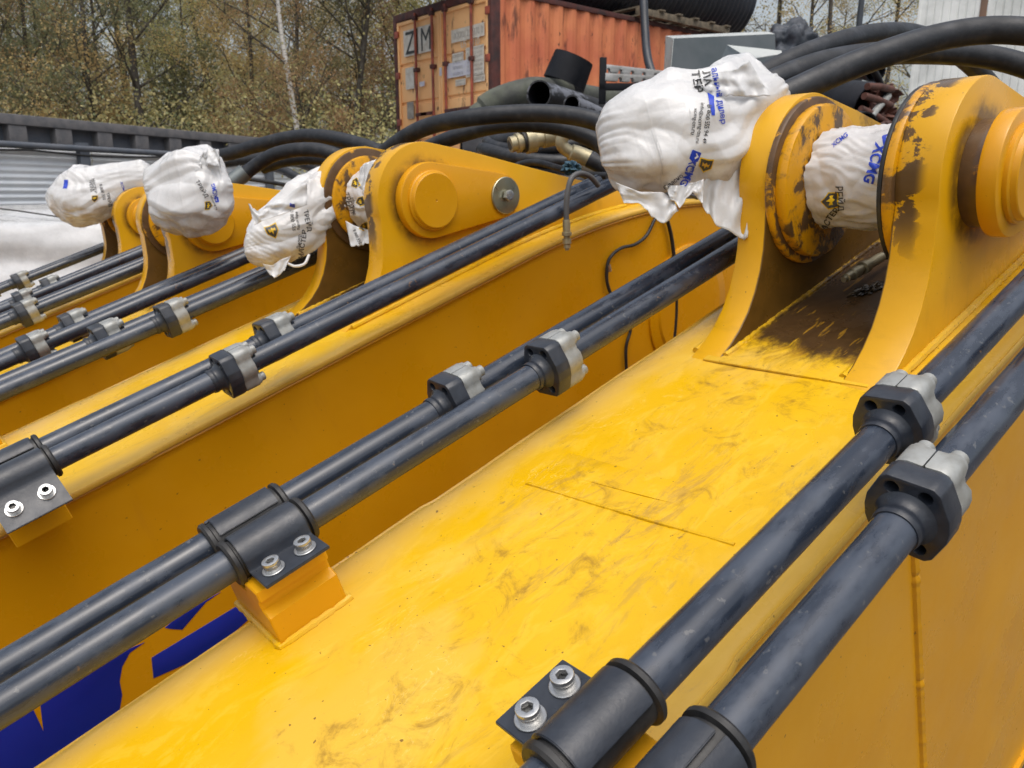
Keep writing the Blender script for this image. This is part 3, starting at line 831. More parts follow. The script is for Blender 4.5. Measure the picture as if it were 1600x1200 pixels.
def container():
    M = T3(CX0, CY0, CZ0)
    r = empty('shipping_container', M); tag(r, 'rusty orange shipping container with ZIM on its doors', 'container')
    L, W, H = CL, CW, CH
    # corner posts and rails
    for (x0, x1, y0, y1) in ((0, .16, 0, .08), (0, .16, W - .08, W), (L - .16, L, 0, .12), (L - .16, L, W - .12, W)):
        link('corner_post', box(x0, x1, y0, y1, 0, H, .01), CR, r)
    for y in (0, W - .06): link('top_rail', box(.16, L - .16, y, y + .06, H - .07, H, .006), CR, r)
    for y in (0, W - .06): link('bottom_rail', box(.16, L - .16, y, y + .06, 0, .15, .006), CR, r)
    link('door_header', box(0, .10, .08, W - .08, H - .11, H, .006), CR, r)
    link('door_sill', box(0, .10, .08, W - .08, 0, .12, .006), CR, r)
    # corrugated sides
    def side(y, s):
        prof = []; x = .16; 
        while x < L - .18:
            prof += [(x, 0), (x + .07, 0), (x + .14, .036), (x + .21, .036)]; x += .278
        prof = [(min(a, L - .16), b) for a, b in prof]
        vs = [(a, y + s * b, z) for z in (.15, H - .07) for a, b in prof]; n = len(prof)
        return mesh(vs, [(i, i + 1, i + 1 + n, i + n) for i in range(n - 1)])
    link('side_wall', side(.012, 1), CS, r); link('side_wall', side(W - .012, -1), CS, r)
    link('roof', box(.1, L - .05, .06, W - .06, H - .06, H - .03), CR, r)
    link('end_wall', box(L - .05, L - .01, .12, W - .12, .12, H - .1), CS, r)
    # doors: two leaves with horizontal pressed ribs
    dy = [(.085, W / 2 - .006), (W / 2 + .006, W - .085)]
    doors = []
    for (y0, y1) in dy:
        vs, fs = [], []; zz = .125; prof = []
        top = H - .12
        lv = [.70, 1.27, 1.84]
        prof = [(.125, 0)]
        for l in lv: prof += [(l - .03, 0), (l - .015, .025), (l + .015, .025), (l + .03, 0)]
        prof += [(top, 0)]
        for y in (y0, y1):
            for z, d in prof: vs.append((.035 + d, y, z))
        n = len(prof)
        me = mesh(vs, [(i, i + n, i + n + 1, i + 1) for i in range(n - 1)])
        d = link('door', me, CD, r); doors.append(d)
        for y in (y0, y1 - .05): link('door_stile', box(.012, .05, y, y + .05, .12, top, .004), CD, d)
        for z in (.12, top - .05): link('door_rail', box(.012, .05, y0 + .05, y1 - .05, z, z + .05, .004), CD, d)
        for pxr in ((697, 738) if y0 < .2 else (651, 677)):
            y = door_pt(pxr, 90)[0] - CY0; f = (y - y0) / (y1 - y0)
            link('lock_rod', tube([(-.015, y, .06), (-.015, y, H - .06)], .021, 12), CRR, d)
            for z in (.12, .9, 1.7, H - .16): link('rod_bracket', box(-.042, .03, y - .045, y + .045, z, z + .06, .008), CR, d)
            link('handle', box(-.055, -.035, y - .30 if f > .5 else y, y if f > .5 else y + .30, 1.05, 1.10, .006), CR, d)
        for z in (.25, .95, 1.65, 2.25):
            ye = y0 if y0 < .2 else y1
            link('hinge', box(-.01, .03, ye - .05, ye + .05, z, z + .10, .01), CRR, d)
    # stickers and writing on the doors: (px polygon box) -> plane
    def sticker(x0, y0, x1, y1, mat, parent, name='sticker', dx=.008):
        a, b = door_pt(x0, y0), door_pt(x1, y1)
        ya, yb = sorted((a[0] - CY0, b[0] - CY0)); za, zb = sorted((a[1] - CZ0, b[1] - CZ0))
        return link(name, box(dx - .001, dx, ya, yb, za, zb), mat, parent), (ya, yb, za, zb)
    def write(body, parent, yc, zc, w, h, mat=INK, x=.004, name='lettering', thin=0.):
        me = text_mesh(body, 1, 0, thin); vs_ = np.array([v.co[:] for v in me.vertices]); mn, mx = vs_.min(0), vs_.max(0)
        sx = w / (mx[0] - mn[0]); sy = h / (mx[1] - mn[1]); c = (mn + mx) / 2
        for v in me.vertices:
            u_, v_ = (v.co.x - c[0]) * sx, (v.co.y - c[1]) * sy
            v.co = Vector((x, yc - u_, zc + v_))
        me.update()
        return link(name, me, mat, parent)
    dR, dL = doors[0], doors[1]
    _, (a, b, c, d) = sticker(629.5, 49, 675, 79, CWT, dL)
    mid = (a + b) / 2
    write('Z', dL, a + (b - a) * .76, (c + d) / 2, (b - a) * .36, (d - c) * .86)
    write('M', dL, a + (b - a) * .21, (c + d) / 2, (b - a) * .32, (d - c) * .86)
    link('lettering', box(.003, .004, mid - .012, mid + .012, c + .01, d - .01), INK, dL)
    y1_, z1_ = door_pt(732, 50)
    c0_ = door_pt(731, 51); zc = c0_[1] - CZ0; yc = c0_[0] - CY0
    link('sticker', box(.007, .0085, yc - .36, yc + .40, zc - .085, zc + .085), CWT, dR)
    write('XXXU 215370 0', dR, yc, zc, .66, .085, INKF)
    c1_ = door_pt(734, 66); write('US  4310', dR, c1_[0] - CY0, c1_[1] - CZ0, .42, .10, CWT)
    for (x0, y0, x1, y1, rows) in ((727, 75, 756, 116, 7), (706, 84, 724, 118, 4), (711, 125, 727, 132, 2), (735, 119, 757, 126, 1)):
        ya, za = door_pt(x0, y0); yb, zb = door_pt(x1, y1); ya -= CY0; yb -= CY0; za -= CZ0; zb -= CZ0
        lo, hi = sorted((ya, yb)); zl, zh = sorted((za, zb))
        link('sticker', box(.006, .0075, lo, hi, zl, zh), CWT, dR)
        random.seed(x0)
        for q in range(rows):
            zq = zl + (zh - zl) * (q + .5) / rows
            write(random.choice(['MAX GROSS 30.480 KG', 'TARE 3.890 KG', 'NET 26.590 KG', 'CU.CAP 67.6 CU.M', '67.200 LB', '2.390 CU.FT']), dR, (lo + hi) / 2, zq, (hi - lo) * .85, (zh - zl) / rows * .5, INKG)
    VI = simple('pale_violet_label', (.52, .52, .62), .6, col2=(.60, .60, .62), vs=20)
    for (x0, y0, x1, y1, p_) in ((697, 100, 735, 116, dR), (686, 106, 690, 118, dR), (633, 107, 647, 138, dL), (655, 128, 663, 134, dL)):
        ya, za = door_pt(x0, y0); yb, zb = door_pt(x1, y1); ya -= CY0; yb -= CY0; za -= CZ0; zb -= CZ0
        link('label', box(.004, .0055, min(ya, yb), max(ya, yb), min(za, zb), max(za, zb)), VI if x0 > 650 else CWT, p_)
    GY = simple('grey_bare_patch', (.22, .20, .18), .5, .2, col2=(.40, .36, .30), vs=10)
    ya, za = door_pt(635, 160); yb, zb = door_pt(646, 185)
    link('label', box(.009, .0105, min(ya, yb) - CY0, max(ya, yb) - CY0, min(za, zb) - CZ0, max(za, zb) - CZ0), GY, dL)
    return r
CONT = container()

# pallet and big corrugated pipe lying on the container roof
WOOD = simple('weathered_pallet_wood', (.20, .16, .11), .8, bump=.004, bs=30, col2=(.10, .085, .06), vs=12)
pl = empty('pallet', T3(CX0 + 2.9, CY0 - .12, CZ0 + CH + .002)); tag(pl, 'weathered wooden pallet sticking out over the container edge', 'pallet')
for i in range(3): link('bearer', box(0, 2.4, .0 + i * .5, .1 + i * .5, .02, .12, .004), WOOD, pl)
for i in range(6): link('deck_board', box(i * .45, i * .45 + .12, -.04, 1.16, .12, .145, .003), WOOD, pl)
for i in range(3): link('deck_board', box(i * 1.1, i * 1.1 + .12, -.04, 1.16, 0, .02, .003), WOOD, pl)
BPL = simple('black_ribbed_polyethylene', (.018, .022, .030), .38, col2=(.035, .042, .055), vs=2)
prof = []; a = -2.5
while a < 6.35:
    prof += [(a, .70), (a + .03, .735), (a + .075, .735), (a + .105, .70)]; a += .125
prof = [(prof[0][0], .62)] + prof + [(prof[-1][0] + .02, .62)]
pr_in = [(p, .60) for p in (6.36, -2.5)]
big = link('ribbed_pipe', lathe(prof + [(6.37, .60), (-2.49, .60), (-2.5, .62)], 'X', 72, ang=70), BPL)
big.matrix_world = T3(CX0 + .2, CY0 + 1.05, CZ0 + CH + .15 + .74) @ Matrix.Rotation(radians(-1.5), 4, 'Z'); tag(big, 'huge black ribbed pipe lying on top of the orange container', 'pipe')
vh = hose('hanging_hose', [pix(1004, -60, 9.6), pix(1006, 10, 9.55), pix(1008, 50, 9.5), pix(1011, 85, 9.45), pix(1018, 112, 9.4), pix(1035, 150, 9.3)], .052, 'black hose hanging straight down in front of the orange container', mat=BPL)

# ---------------------------------------------------------------- scrap heap between container and booms
def opipe(name, p0, p1, r, mat, label, group=None, wall=.012, bend=None, cat='pipe'):
    p0, p1 = Vector(p0), Vector(p1)
    d = p1 - p0; L = d.length
    me = lathe([(0, r - wall), (0, r), (L, r), (L, r - wall), (0, r - wall)], 'X', 40, caps=False)
    o = link(name, me, mat); o.matrix_world = T3(*p0) @ d.normalized().to_track_quat('X', 'Z').to_matrix().to_4x4()
    link('bore', lathe([(.004, r - wall - .002), (L - .004, r - wall - .002)], 'X', 40, caps=False), BLK if 'BLK' in globals() else RUB, o)
    return tag(o, label, cat, group)
def mk_oldpipe():
    N = NT('flaking_black_pipe')
    f = N.noise(6, 8, .7, N.map((.6, 1.5, 1.5)))
    N.P(color=N.mix(N.ramp(f, .50, .58), (.016, .017, .020), (.16, .17, .20)), rough=.5); N.P(normal=N.bump(f, .4, .004)); return N.m
OLD = mk_oldpipe()
BLK = simple('dull_black_plastic', (.005, .006, .009), .55, col2=(.014, .015, .020), vs=4, spec=.25)
MOSS = simple('old_grey_green_rubber', (.045, .048, .045), .75, bump=.006, bs=20, col2=(.09, .10, .075), vs=4)
opipe('scrap_pipe', pix(842, 147, 6.2), pix(958, 180, 8.0), .108, OLD, 'flaking black pipe with its wide open end facing left in the scrap heap', 'pipes in the scrap heap')
opipe('scrap_pipe', pix(893, 163, 5.8), pix(985, 202, 7.0), .070, OLD, 'smaller flaking pipe below the wide open one in the scrap heap', 'pipes in the scrap heap')
sl = link('sleeve', tube(spline([pix(742, 182, 7.4), pix(775, 160, 7.4), pix(815, 146, 7.4), pix(850, 143, 7.5), pix(930, 155, 8.3), pix(1040, 172, 8.5)], 8), [.10] * 4 + [.13] * 37, 28), MOSS); tag(sl, 'thick bent grey rubber sleeve with a mossy left end in the scrap heap', 'sleeve')
du = link('pipe_offcut', lathe([(0, .200), (0, .215), (.26, .20), (.26, .185), (0, .20)], 'Z', 44, caps=False), BLK)
du.matrix_world = T3(*pix(882, 128, 7.6)) @ Matrix.Rotation(radians(22), 4, Vector(FW)) @ T3(0, 0, -.02); tag(du, 'short black pipe offcut standing upright against the orange container', 'pipe offcut', 'pipes in the scrap heap')
opipe('scrap_pipe', pix(968, 172, 6.5), pix(1060, 150, 7.4), .11, BLK, 'plain black pipe end beside the white notched rails', 'pipes in the scrap heap')
opipe('scrap_pipe', pix(985, 160, 7.2), pix(1130, 190, 7.6), .16, BLK, 'thick black pipe lying behind the big white bag', 'pipes in the scrap heap')
opipe('scrap_pipe', pix(720, 250, 6.6), pix(1000, 262, 6.8), .22, BLK, 'large black pipe at the bottom of the scrap heap under the flaking pipes', 'pipes in the scrap heap')
opipe('scrap_pipe', pix(800, 215, 6.3), pix(1040, 235, 6.6), .16, BLK, 'black pipe lying under the brass hose fittings', 'pipes in the scrap heap')
# white notched rails
RAILM = simple('dirty_white_rail', (.55, .56, .56), .5, col2=(.35, .35, .34), vs=10)
for (xa, ya, xb, yb, k, lab) in ((942, 106, 1050, 118, 7.2, 'upper white notched rail in front of the orange container'), (944, 120, 1050, 126, 7.0, 'lower white notched rail in front of the orange container')):
    a, b = pix(xa, ya, k), pix(xb, yb, k + .3); L = (b - a).length
    o = []; x = 0; notch = .09
    top = [(0, .03)]
    bot = [(L, -.035)]
    xx = L
    while xx > .12:
        bot += [(xx - .05, -.035), (xx - .055, -.005), (xx - .075, .0), (xx - .09, -.005), (xx - .095, -.035)]; xx -= .13
    me = plate([(0, .03)] + [(0, -.035)] + bot[::-1] + [(L, .03)], thick=.05, bev=.002)
    q = link('notched_rail', me, RAILM); q.matrix_world = T3(*a) @ (b - a).normalized().to_track_quat('X', 'Z').to_matrix().to_4x4() @ Matrix.Rotation(pi / 2, 4, 'X'); tag(q, lab, 'rail', 'white notched rails')
bk = link('black_bracket', join([box(-.03, .03, -.03, .03, -.28, .12, .005), box(-.03, .6, -.03, .03, -.16, -.10, .005)]), BLK); bk.matrix_world = T3(*pix(942, 112, 7.0)) @ Matrix.Rotation(AZ - pi / 2, 4, 'Z'); tag(bk, 'black steel bracket standing at the left end of the notched rails', 'bracket')
# folded grey duct sheets
DUCT = simple('grey_galvanised_sheet', (.055, .072, .080), .45, .0, bump=.001, bs=10, col2=(.085, .10, .11), vs=2.5)
DUCTL = simple('pale_sheet_edge', (.50, .52, .50), .5, .1, col2=(.40, .42, .41), vs=3)
def sheet(name, pts, k, th, mat, parent=None):
    P = [pix(x, y, kk) for (x, y), kk in zip(pts, k)]
    n = (P[1] - P[0]).cross(P[2] - P[0]).normalized() * th
    vs_ = P + [p + n for p in P]; m_ = len(P)
    f = [tuple(range(m_)), tuple(range(2 * m_ - 1, m_ - 1, -1))] + [(i, (i + 1) % m_, m_ + (i + 1) % m_, m_ + i) for i in range(m_)]
    return link(name, auto(mesh(vs_, f), 20), mat, parent)
d1 = empty('sheet_metal_duct', T3(*pix(1130, 90, 6.4))); tag(d1, 'large dull grey sheet metal duct standing behind the big bag', 'duct')
def child(o, par): o.parent = par; o.matrix_parent_inverse = par.matrix_world.inverted(); return o
child(sheet('front_sheet', [(1052, 60), (1211, 53), (1213, 130), (1045, 140)], [6.2, 6.6, 6.6, 6.2], .006, DUCT), d1)
child(sheet('side_flange', [(1040, 56), (1052, 60), (1045, 140), (1036, 138)], [6.5, 6.2, 6.2, 6.5], .004, DUCTL), d1)
child(sheet('top_sheet', [(1040, 56), (1200, 49), (1211, 53), (1052, 60)], [6.9, 7.3, 6.6, 6.2], .004, DUCTL), d1)
d2 = empty('folded_sheet', T3(*pix(1170, 90, 5.6))); tag(d2, 'bent pale grey sheet lying folded in front of the dull duct', 'sheet metal')
child(sheet('upper_leaf', [(1136, 70), (1221, 79), (1222, 84), (1172, 92)], [5.8, 6.1, 6.0, 5.5], .004, DUCTL), d2)
child(sheet('lower_leaf', [(1136, 70), (1172, 92), (1150, 130), (1115, 118)], [5.8, 5.5, 5.5, 5.7], .004, DUCT), d2)
# blob helper
def blob(name, c, size, mat, label, cat, amp=.35, fr=2.0, sub=5, seed=0, group=None):
    bm = bmesh.new(); bmesh.ops.create_icosphere(bm, subdivisions=sub, radius=1)
    for v in bm.verts:
        d = 1 + amp * noise.fractal(v.co * fr + Vector((seed, 0, 0)), 1.0, 2.0, 5); v.co = Vector((v.co.x * size[0], v.co.y * size[1], v.co.z * size[2])) * d
    me = bpy.data.meshes.new('b'); bm.to_mesh(me); bm.free()
    o = link(name, auto(me, 70), mat); o.matrix_world = T3(*c) @ Matrix.Rotation(AZ, 4, 'Z'); return tag(o, label, cat, group)
BALE = simple('dark_net_bale', (.035, .045, .06), .7, bump=.02, bs=14, col2=(.09, .10, .12), vs=9)
blob('net_bale', pix(1232, 84, 11), (.5, .42, .42), BALE, 'rounded dark grey bale beyond the sheet metal duct', 'bale', .3, 2.2)
blob('net_bale', pix(1275, 118, 10.2), (.5, .5, .35), BALE, 'low dark bale behind the big black hoses', 'bale', .3, 2.2, seed=4)
# black water pipes with a blue stripe, right of the hoses
def stripe_pipe(p0, p1, r, label, ang):
    o = opipe('water_pipe', p0, p1, r, BLK, label, 'blue striped water pipes', cat='water pipe')
    L = (Vector(p1) - Vector(p0)).length; vs_, fs_ = [], []
    for i in range(4):
        an = ang + (i - 1.5) * .05
        for x in (0, L): vs_.append((x, cos(an) * (r + .002), sin(an) * (r + .002)))
    for i in range(3): fs_.append((2 * i, 2 * i + 1, 2 * i + 3, 2 * i + 2))
    link('blue_stripe', mesh(vs_, fs_, 's', True), BLS, o); return o
BLS = simple('blue_stripe_plastic', (.01, .07, .42), .4, vs=6)
stripe_pipe(pix(1362, 175, 7.2), pix(1160, 150, 8.6), .26, 'thick black water pipe with a bright blue stripe under the hoses', 1.9)
stripe_pipe(pix(1340, 232, 6.6), pix(1120, 190, 7.8), .30, 'lower black water pipe behind the nearest left lug', 2.6)
stripe_pipe(pix(1368, 112, 7.6), pix(1300, 96, 8.6), .10, 'thin black water pipe end pointing at the white building', 1.2)
# tangle of rusty and steel bits
RED = simple('rusty_red_metal', (.13, .05, .035), .65, .2, col2=(.06, .03, .025), vs=14)
for i, (xa, ya, xb, yb, mat_, lab) in enumerate(((1352, 195, 1388, 150, ZINC, 'bright steel rod leaning beside the white building'), (1345, 170, 1392, 196, RED, 'rusty rod lying lowest beside the white building'), (1355, 135, 1394, 140, RED, 'rusty rod lying highest beside the white building'), (1362, 105, 1382, 145, BLK, 'short black rod leaning beside the white building'), (1350, 150, 1392, 165, RED, 'rusty rod crossing the middle of the scrap by the building'))):
    o = link('scrap_rod', tube([pix(xa, ya, 6.6), pix((xa + xb) / 2, (ya + yb) / 2 - 2, 6.7), pix(xb, yb, 6.9)], .03, 10), mat_); tag(o, lab, 'metal rod', 'rods by the white building')
for i, (x, y, k, s_, lab) in enumerate(((1375, 180, 7.0, .13, 'rusty scrap lump low beside the white building'), (1380, 150, 7.2, .12, 'rusty scrap lump high beside the white building'), (1360, 208, 6.9, .16, 'rusty scrap lump behind the bag on the nearest pin'))):
    blob('scrap_lump', pix(x, y, k), (s_, s_, s_ * .7), RED, lab, 'scrap', .8, 2.4, 4, i, 'scrap lumps')

# ---------------------------------------------------------------- white building on the right
def building():
    c = pix(1404, 300, 9.4); c.z = 0
    M = Matrix(((RT.x, FW.x, 0, c.x), (RT.y, FW.y, 0, c.y), (0, 0, 1, 0), (0, 0, 0, 1))) @ Matrix.Rotation(radians(-31), 4, 'Z')
    r = empty('metal_building', M); tag(r, 'white ribbed metal building at the right edge with a brown strip', 'building')
    WHB = simple('white_wall_cladding', (.88, .90, .88), .5, bump=.001, bs=8, col2=(.58, .60, .58), vs=1.4)
    prof = [(0, 0), (.058, 0), (.063, .012), (.075, .012), (.080, 0)]
    for j, (x0, w) in enumerate(((0, .60), (.68, .96), (1.64, .96), (2.60, .96))):
        pr, x = [], 0
        while x < w - .001: pr += [(x0 + x + a, b) for a, b in prof[:-1]]; x += .08
        pr.append((x0 + w, 0))
        vs_ = [(a, b, z) for z in (0, 6.2) for a, b in pr]; m_ = len(pr)
        link('cladding_panel', mesh(vs_, [(i, i + 1, i + 1 + m_, i + m_) for i in range(m_ - 1)]), WHB, r)
    link('brown_strip', box(.605, .675, -.012, .02, 0, 6.2, .004), simple('brown_strip_paint', (.22, .12, .07), .6, col2=(.16, .10, .07), vs=3), r)
    link('corner_trim', box(-.02, .012, -.012, .06, 0, 6.2, .003), WHB, r)
    link('side_wall', box(-.012, .0, .06, 4, 0, 6.2), WHB, r)
    link('roof', box(-.1, 3.7, -.1, 4, 6.2, 6.3), WHB, r)
    return r
building()

# ---------------------------------------------------------------- big hydraulic hoses
hose('hydraulic_hose', [pix(1150, 150, 1.66), pix(1195, 116, 1.68), pix(1260, 84, 1.72), pix(1340, 58, 1.8), pix(1405, 51, 1.9), pix(1455, 62, 2.0), pix(1510, 95, 2.08), pix(1560, 150, 2.15), pix(1600, 230, 2.2), pix(1620, 330, 2.2)], .024, 'farthest hose out of the big white bag, dropping behind the nearest lug', 'hydraulic hoses leaving the big white bag')
hose('hydraulic_hose', [pix(1130, 175, 1.6), pix(1195, 134, 1.62), pix(1285, 99, 1.68), pix(1377, 84, 1.75), pix(1450, 82, 1.8), pix(1530, 87, 1.82), pix(1600, 103, 1.82), pix(1680, 140, 1.8), pix(1800, 230, 1.8)], .0265, 'middle hose out of the big white bag, passing under the top one', 'hydraulic hoses leaving the big white bag')
hose('hydraulic_hose', [pix(1110, 205, 1.52), pix(1180, 172, 1.53), pix(1311, 111, 1.56), pix(1403, 77, 1.58), pix(1469, 58, 1.6), pix(1534, 48, 1.6), pix(1600, 49, 1.58), pix(1690, 62, 1.55), pix(1800, 110, 1.5)], .0275, 'nearest hose out of the big white bag, arching along the top right', 'hydraulic hoses leaving the big white bag')
hose('hydraulic_hose', [pix(540, 300, 2.9), pix(570, 262, 2.8), pix(600, 238, 2.7), pix(655, 203, 2.55), pix(727, 185, 2.45), pix(819, 177, 2.4), pix(894, 181, 2.35), pix(950, 197, 2.3), pix(1000, 230, 2.25), pix(1030, 290, 2.2)], .0275, 'upper of the two hoses arching over the second boom', 'hoses arching over the second boom')
hose('hydraulic_hose', [pix(560, 310, 2.95), pix(610, 266, 2.85), pix(655, 238, 2.75), pix(702, 217, 2.65), pix(760, 200, 2.6), pix(810, 194, 2.55), pix(860, 197, 2.5), pix(905, 209, 2.45), pix(945, 232, 2.4), pix(985, 290, 2.35)], .026, 'lower of the two hoses arching over the second boom', 'hoses arching over the second boom')
HG = 'hoses arching over the far booms'
hose('hydraulic_hose', [pix(200, 279, 4.6), pix(237, 268, 4.55), pix(300, 252, 4.5), pix(360, 240, 4.3), pix(400, 228, 4.2), pix(455, 215, 4.1), pix(500, 213, 4.0), pix(556, 224, 3.9), pix(600, 242, 3.8), pix(650, 280, 3.7)], .037, 'highest far hose, running from the smallest bag to behind the second lug', HG)
hose('hydraulic_hose', [pix(372, 280, 3.9), pix(398, 260, 3.9), pix(428, 242, 3.85), pix(465, 234, 3.8), pix(505, 236, 3.75), pix(545, 252, 3.7), pix(590, 290, 3.6)], .034, 'far hose with a grey metal sleeve where it leaves the round bag', HG)
hose('hydraulic_hose', [pix(300, 262, 4.9), pix(380, 250, 4.9), pix(440, 248, 4.8), pix(490, 262, 4.7), pix(530, 290, 4.6)], .034, 'lowest thick far hose, sinking behind the second boom\'s lugs', HG)
hose('hydraulic_hose', [pix(380, 258, 5.2), pix(430, 262, 5.2), pix(470, 280, 5.1), pix(520, 306, 5.0)], .030, 'brownish far hose running under the others', HG)
hose('hydraulic_hose', [pix(410, 262, 4.4), pix(450, 250, 4.35), pix(500, 248, 4.3), pix(545, 262, 4.2), pix(590, 292, 4.1)], .036, 'far hose sagging just below the sleeve hose', HG)
hose('hydraulic_hose', [pix(425, 246, 4.7), pix(480, 226, 4.65), pix(530, 228, 4.6), pix(570, 240, 4.5), pix(620, 275, 4.4)], .034, 'far hose arching right below the highest one', HG)
hose('electric_cable', [pix(350, 274, 4.6), pix(390, 280, 4.6), pix(440, 288, 4.5), pix(500, 302, 4.4)], .012, 'thin straight black cable below the far hoses', None, RUB, cat='cable')
# bundle of hoses with brass-coloured end fittings
e1 = hose('fitted_hose', [pix(865, 212, 3.0), pix(900, 206, 3.05), pix(950, 215, 3.1), pix(1000, 250, 3.1)], .030, 'black hose ending in a straight brass-coloured threaded fitting', 'hoses with brass coloured fittings')
F1 = [(0, .026), (0, .030), (.12, .030), (.13, .037), (.20, .037), (.21, .031), (.30, .031), (.31, .047), (.50, .047), (.52, .033), (.66, .033), (.67, .038), (1, .038)]
fitting_at(e1, pix(797, 226, 2.95), pix(872, 211, 3.0), F1, BRASS, n=24)
hb_ = fitting_at(e1, pix(796.5, 226.1, 2.95), pix(797.5, 226, 2.951), [(0, .020), (1, .020), (1, 0)], RUB, 'bore')
fitting_at(e1, pix(815, 222.5, 2.962), pix(819, 221.7, 2.966), [(0, .034), (0, .040), (1, .040), (1, .034)], RUB, 'o_ring')
e2 = hose('fitted_hose', [pix(920, 248, 2.9), pix(945, 262, 2.9), pix(975, 290, 2.9), pix(1000, 330, 2.9)], .032, 'black hose ending in an upturned brass-coloured elbow fitting', 'hoses with brass coloured fittings')
me = tube(spline([pix(889, 200, 2.86), pix(880, 213, 2.87), pix(878, 226, 2.88), pix(888, 236, 2.89), pix(905, 242, 2.9), pix(925, 250, 2.9)], 8), [.024] * 26 + [.031] * 15, 24)
ef = link('elbow_fitting', me, BRASS); child(ef, e2)
me = tube([pix(891, 196, 2.855), pix(888.5, 201, 2.86)], .037, 24); child(link('elbow_flange', me, BRASS), e2)
co = empty('hose_coil', T3(*pix(850, 268, 3.6))); tag(co, 'dark coil of black hoses piled behind the second boom', 'hose coil')
for i in range(6):
    rr = .36 - .03 * (i % 3); zc = -.02 * i
    pts = [pix(870, 262, 3.7) + Vector((rr * cos(a), rr * sin(a), .035 * sin(a * 2 + i) + .05 * i - .1)) for a in np.linspace(0, 2 * pi, 40)]
    child(link('loop', tube(pts, .03, 12), HOSE), co)
RAG = simple('blue_rag_cloth', (.02, .06, .10), .8, bump=.01, bs=30, col2=(.05, .12, .16), vs=20)
blob('rag', pix(893, 263, 2.75), (.045, .03, .022), RAG, 'small dark blue rag lying under the elbow fitting', 'rag', .6, 2.5, 4)
hose('hydraulic_hose', [pix(790, 268, 3.3), pix(815, 256, 3.2), pix(840, 254, 3.1), pix(870, 262, 3.0), pix(910, 272, 2.9), pix(950, 275, 2.8)], .013, 'thin grey hose curling over the back slope of the second lug', None)
BP2 = simple('brown_muddy_hose', (.07, .055, .035), .7, bump=.004, bs=30, vs=9)
hose('hydraulic_hose', [pix(905, 262, 3.1), pix(930, 275, 3.0), pix(955, 290, 2.9), pix(985, 320, 2.9)], .03, 'mud-brown hose end below the elbow fitting', None, BP2)

# ---------------------------------------------------------------- plastic bags
BLUEI = simple('blue_bag_print', (.01, .05, .50), .4, vs=30, var=.1)
BLKI = simple('black_bag_print', (.02, .02, .022), .4, vs=30, col2=(.07, .07, .07))
YELI = simple('yellow_bag_print', (.75, .48, .01), .4, vs=30, var=.1)
CRD = []
_r = random.Random(3)
for _i in range(60):
    _v = Vector((_r.gauss(0, 1), _r.gauss(0, 1), _r.gauss(0, 1))).normalized(); CRD.append((_v, _r.random()))
def crumple(Q, seed):
    """sum of warped folds: flat facets that meet in sharp creases, as in crumpled film"""
    W = Q + Vector((noise.noise(Q * .9 + Vector((seed, 0, 0))), noise.noise(Q * .9 + Vector((0, seed, 7))), noise.noise(Q * .9 + Vector((5, 0, seed))))) * .7
    tot = 0; f = .8
    for i in range(6):
        v, ph = CRD[(int(seed) * 7 + i) % 60]
        x = (W.dot(v) * f + ph + .5 * noise.noise(Q * .7 + Vector((i, seed, 0)))) % 1.0
        t = abs(x * 2 - 1)
        m = .55 + .9 * noise.noise(Q * 1.1 + Vector((i * 3, 0, seed)))      # creases fade in and out
        tot += (t - .5) * m * (.74 / f ** .95); f *= 1.5
    return tot
def bag(name, spine, radii, label, mat, depth=.8, seed=0, wr=.10, group='white plastic bags tied over hose ends', nu=270, nv=270, pinch=.10):
    """closed bag swept along a spine with its own radii; folds run from the gathered ends"""
    S = spline(spine, 24); m = len(S)
    cum = [0]
    for a, b in zip(S[:-1], S[1:]): cum.append(cum[-1] + (b - a).length)
    L = cum[-1]; r0 = max(radii)
    kr = np.linspace(0, L, len(radii))
    c0 = sum(S, Vector()) / m
    vs, fs = [], []
    for i in range(nu + 1):
        s = L * i / nu
        j = min(int(np.searchsorted(cum, s, side='right')) - 1, m - 2); f = (s - cum[j]) / max(cum[j + 1] - cum[j], 1e-9)
        p = S[j].lerp(S[j + 1], f)
        t = (S[min(j + 2, m - 1)] - S[max(j - 1, 0)]).normalized()
        u = (CU - t * CU.dot(t)).normalized(); w = t.cross(u)
        xe = min(1, min(s, L - s) / (.085 * L)); r = float(np.interp(s, kr, radii)) * max(.02, (1 - (1 - xe) ** 2.3) ** (1 / 2.3))
        endf = min(s, L - s) / L
        for k in range(nv):
            a = 2 * pi * k / nv
            # creases: gathered lines along the spine that bunch at the ends, plus big dents
            q = Vector((cos(a) * 1.5, sin(a) * 1.5, s / L * 1.2 + seed))
            ca, sa = cos(a), sin(a)
            Q = ((p - c0) * .55 + (u * ca + w * sa * depth) * r) / r0
            g = 1 + wr * (1.1 * noise.noise(q * 1.2) + crumple(Q, seed) * 1.35)
            g += wr * 1.0 * (abs(noise.noise(Vector((ca * 6, sa * 6, seed)))) - .2) * (1 - min(1, endf / .14))
            vs.append(p - c0 + (u * cos(a) + w * sin(a) * depth) * (r * g))
    for i in range(nu):
        for k in range(nv):
            a = i * nv + k; b = i * nv + (k + 1) % nv; fs.append((a, b, b + nv, a + nv))
    fs.append(tuple(range(nv))); fs.append(tuple(range(nu * nv, (nu + 1) * nv)))
    o = link(name, auto(mesh(vs, fs), 60), mat); o.matrix_world = T3(*c0)
    return tag(o, label, 'plastic bag', group)
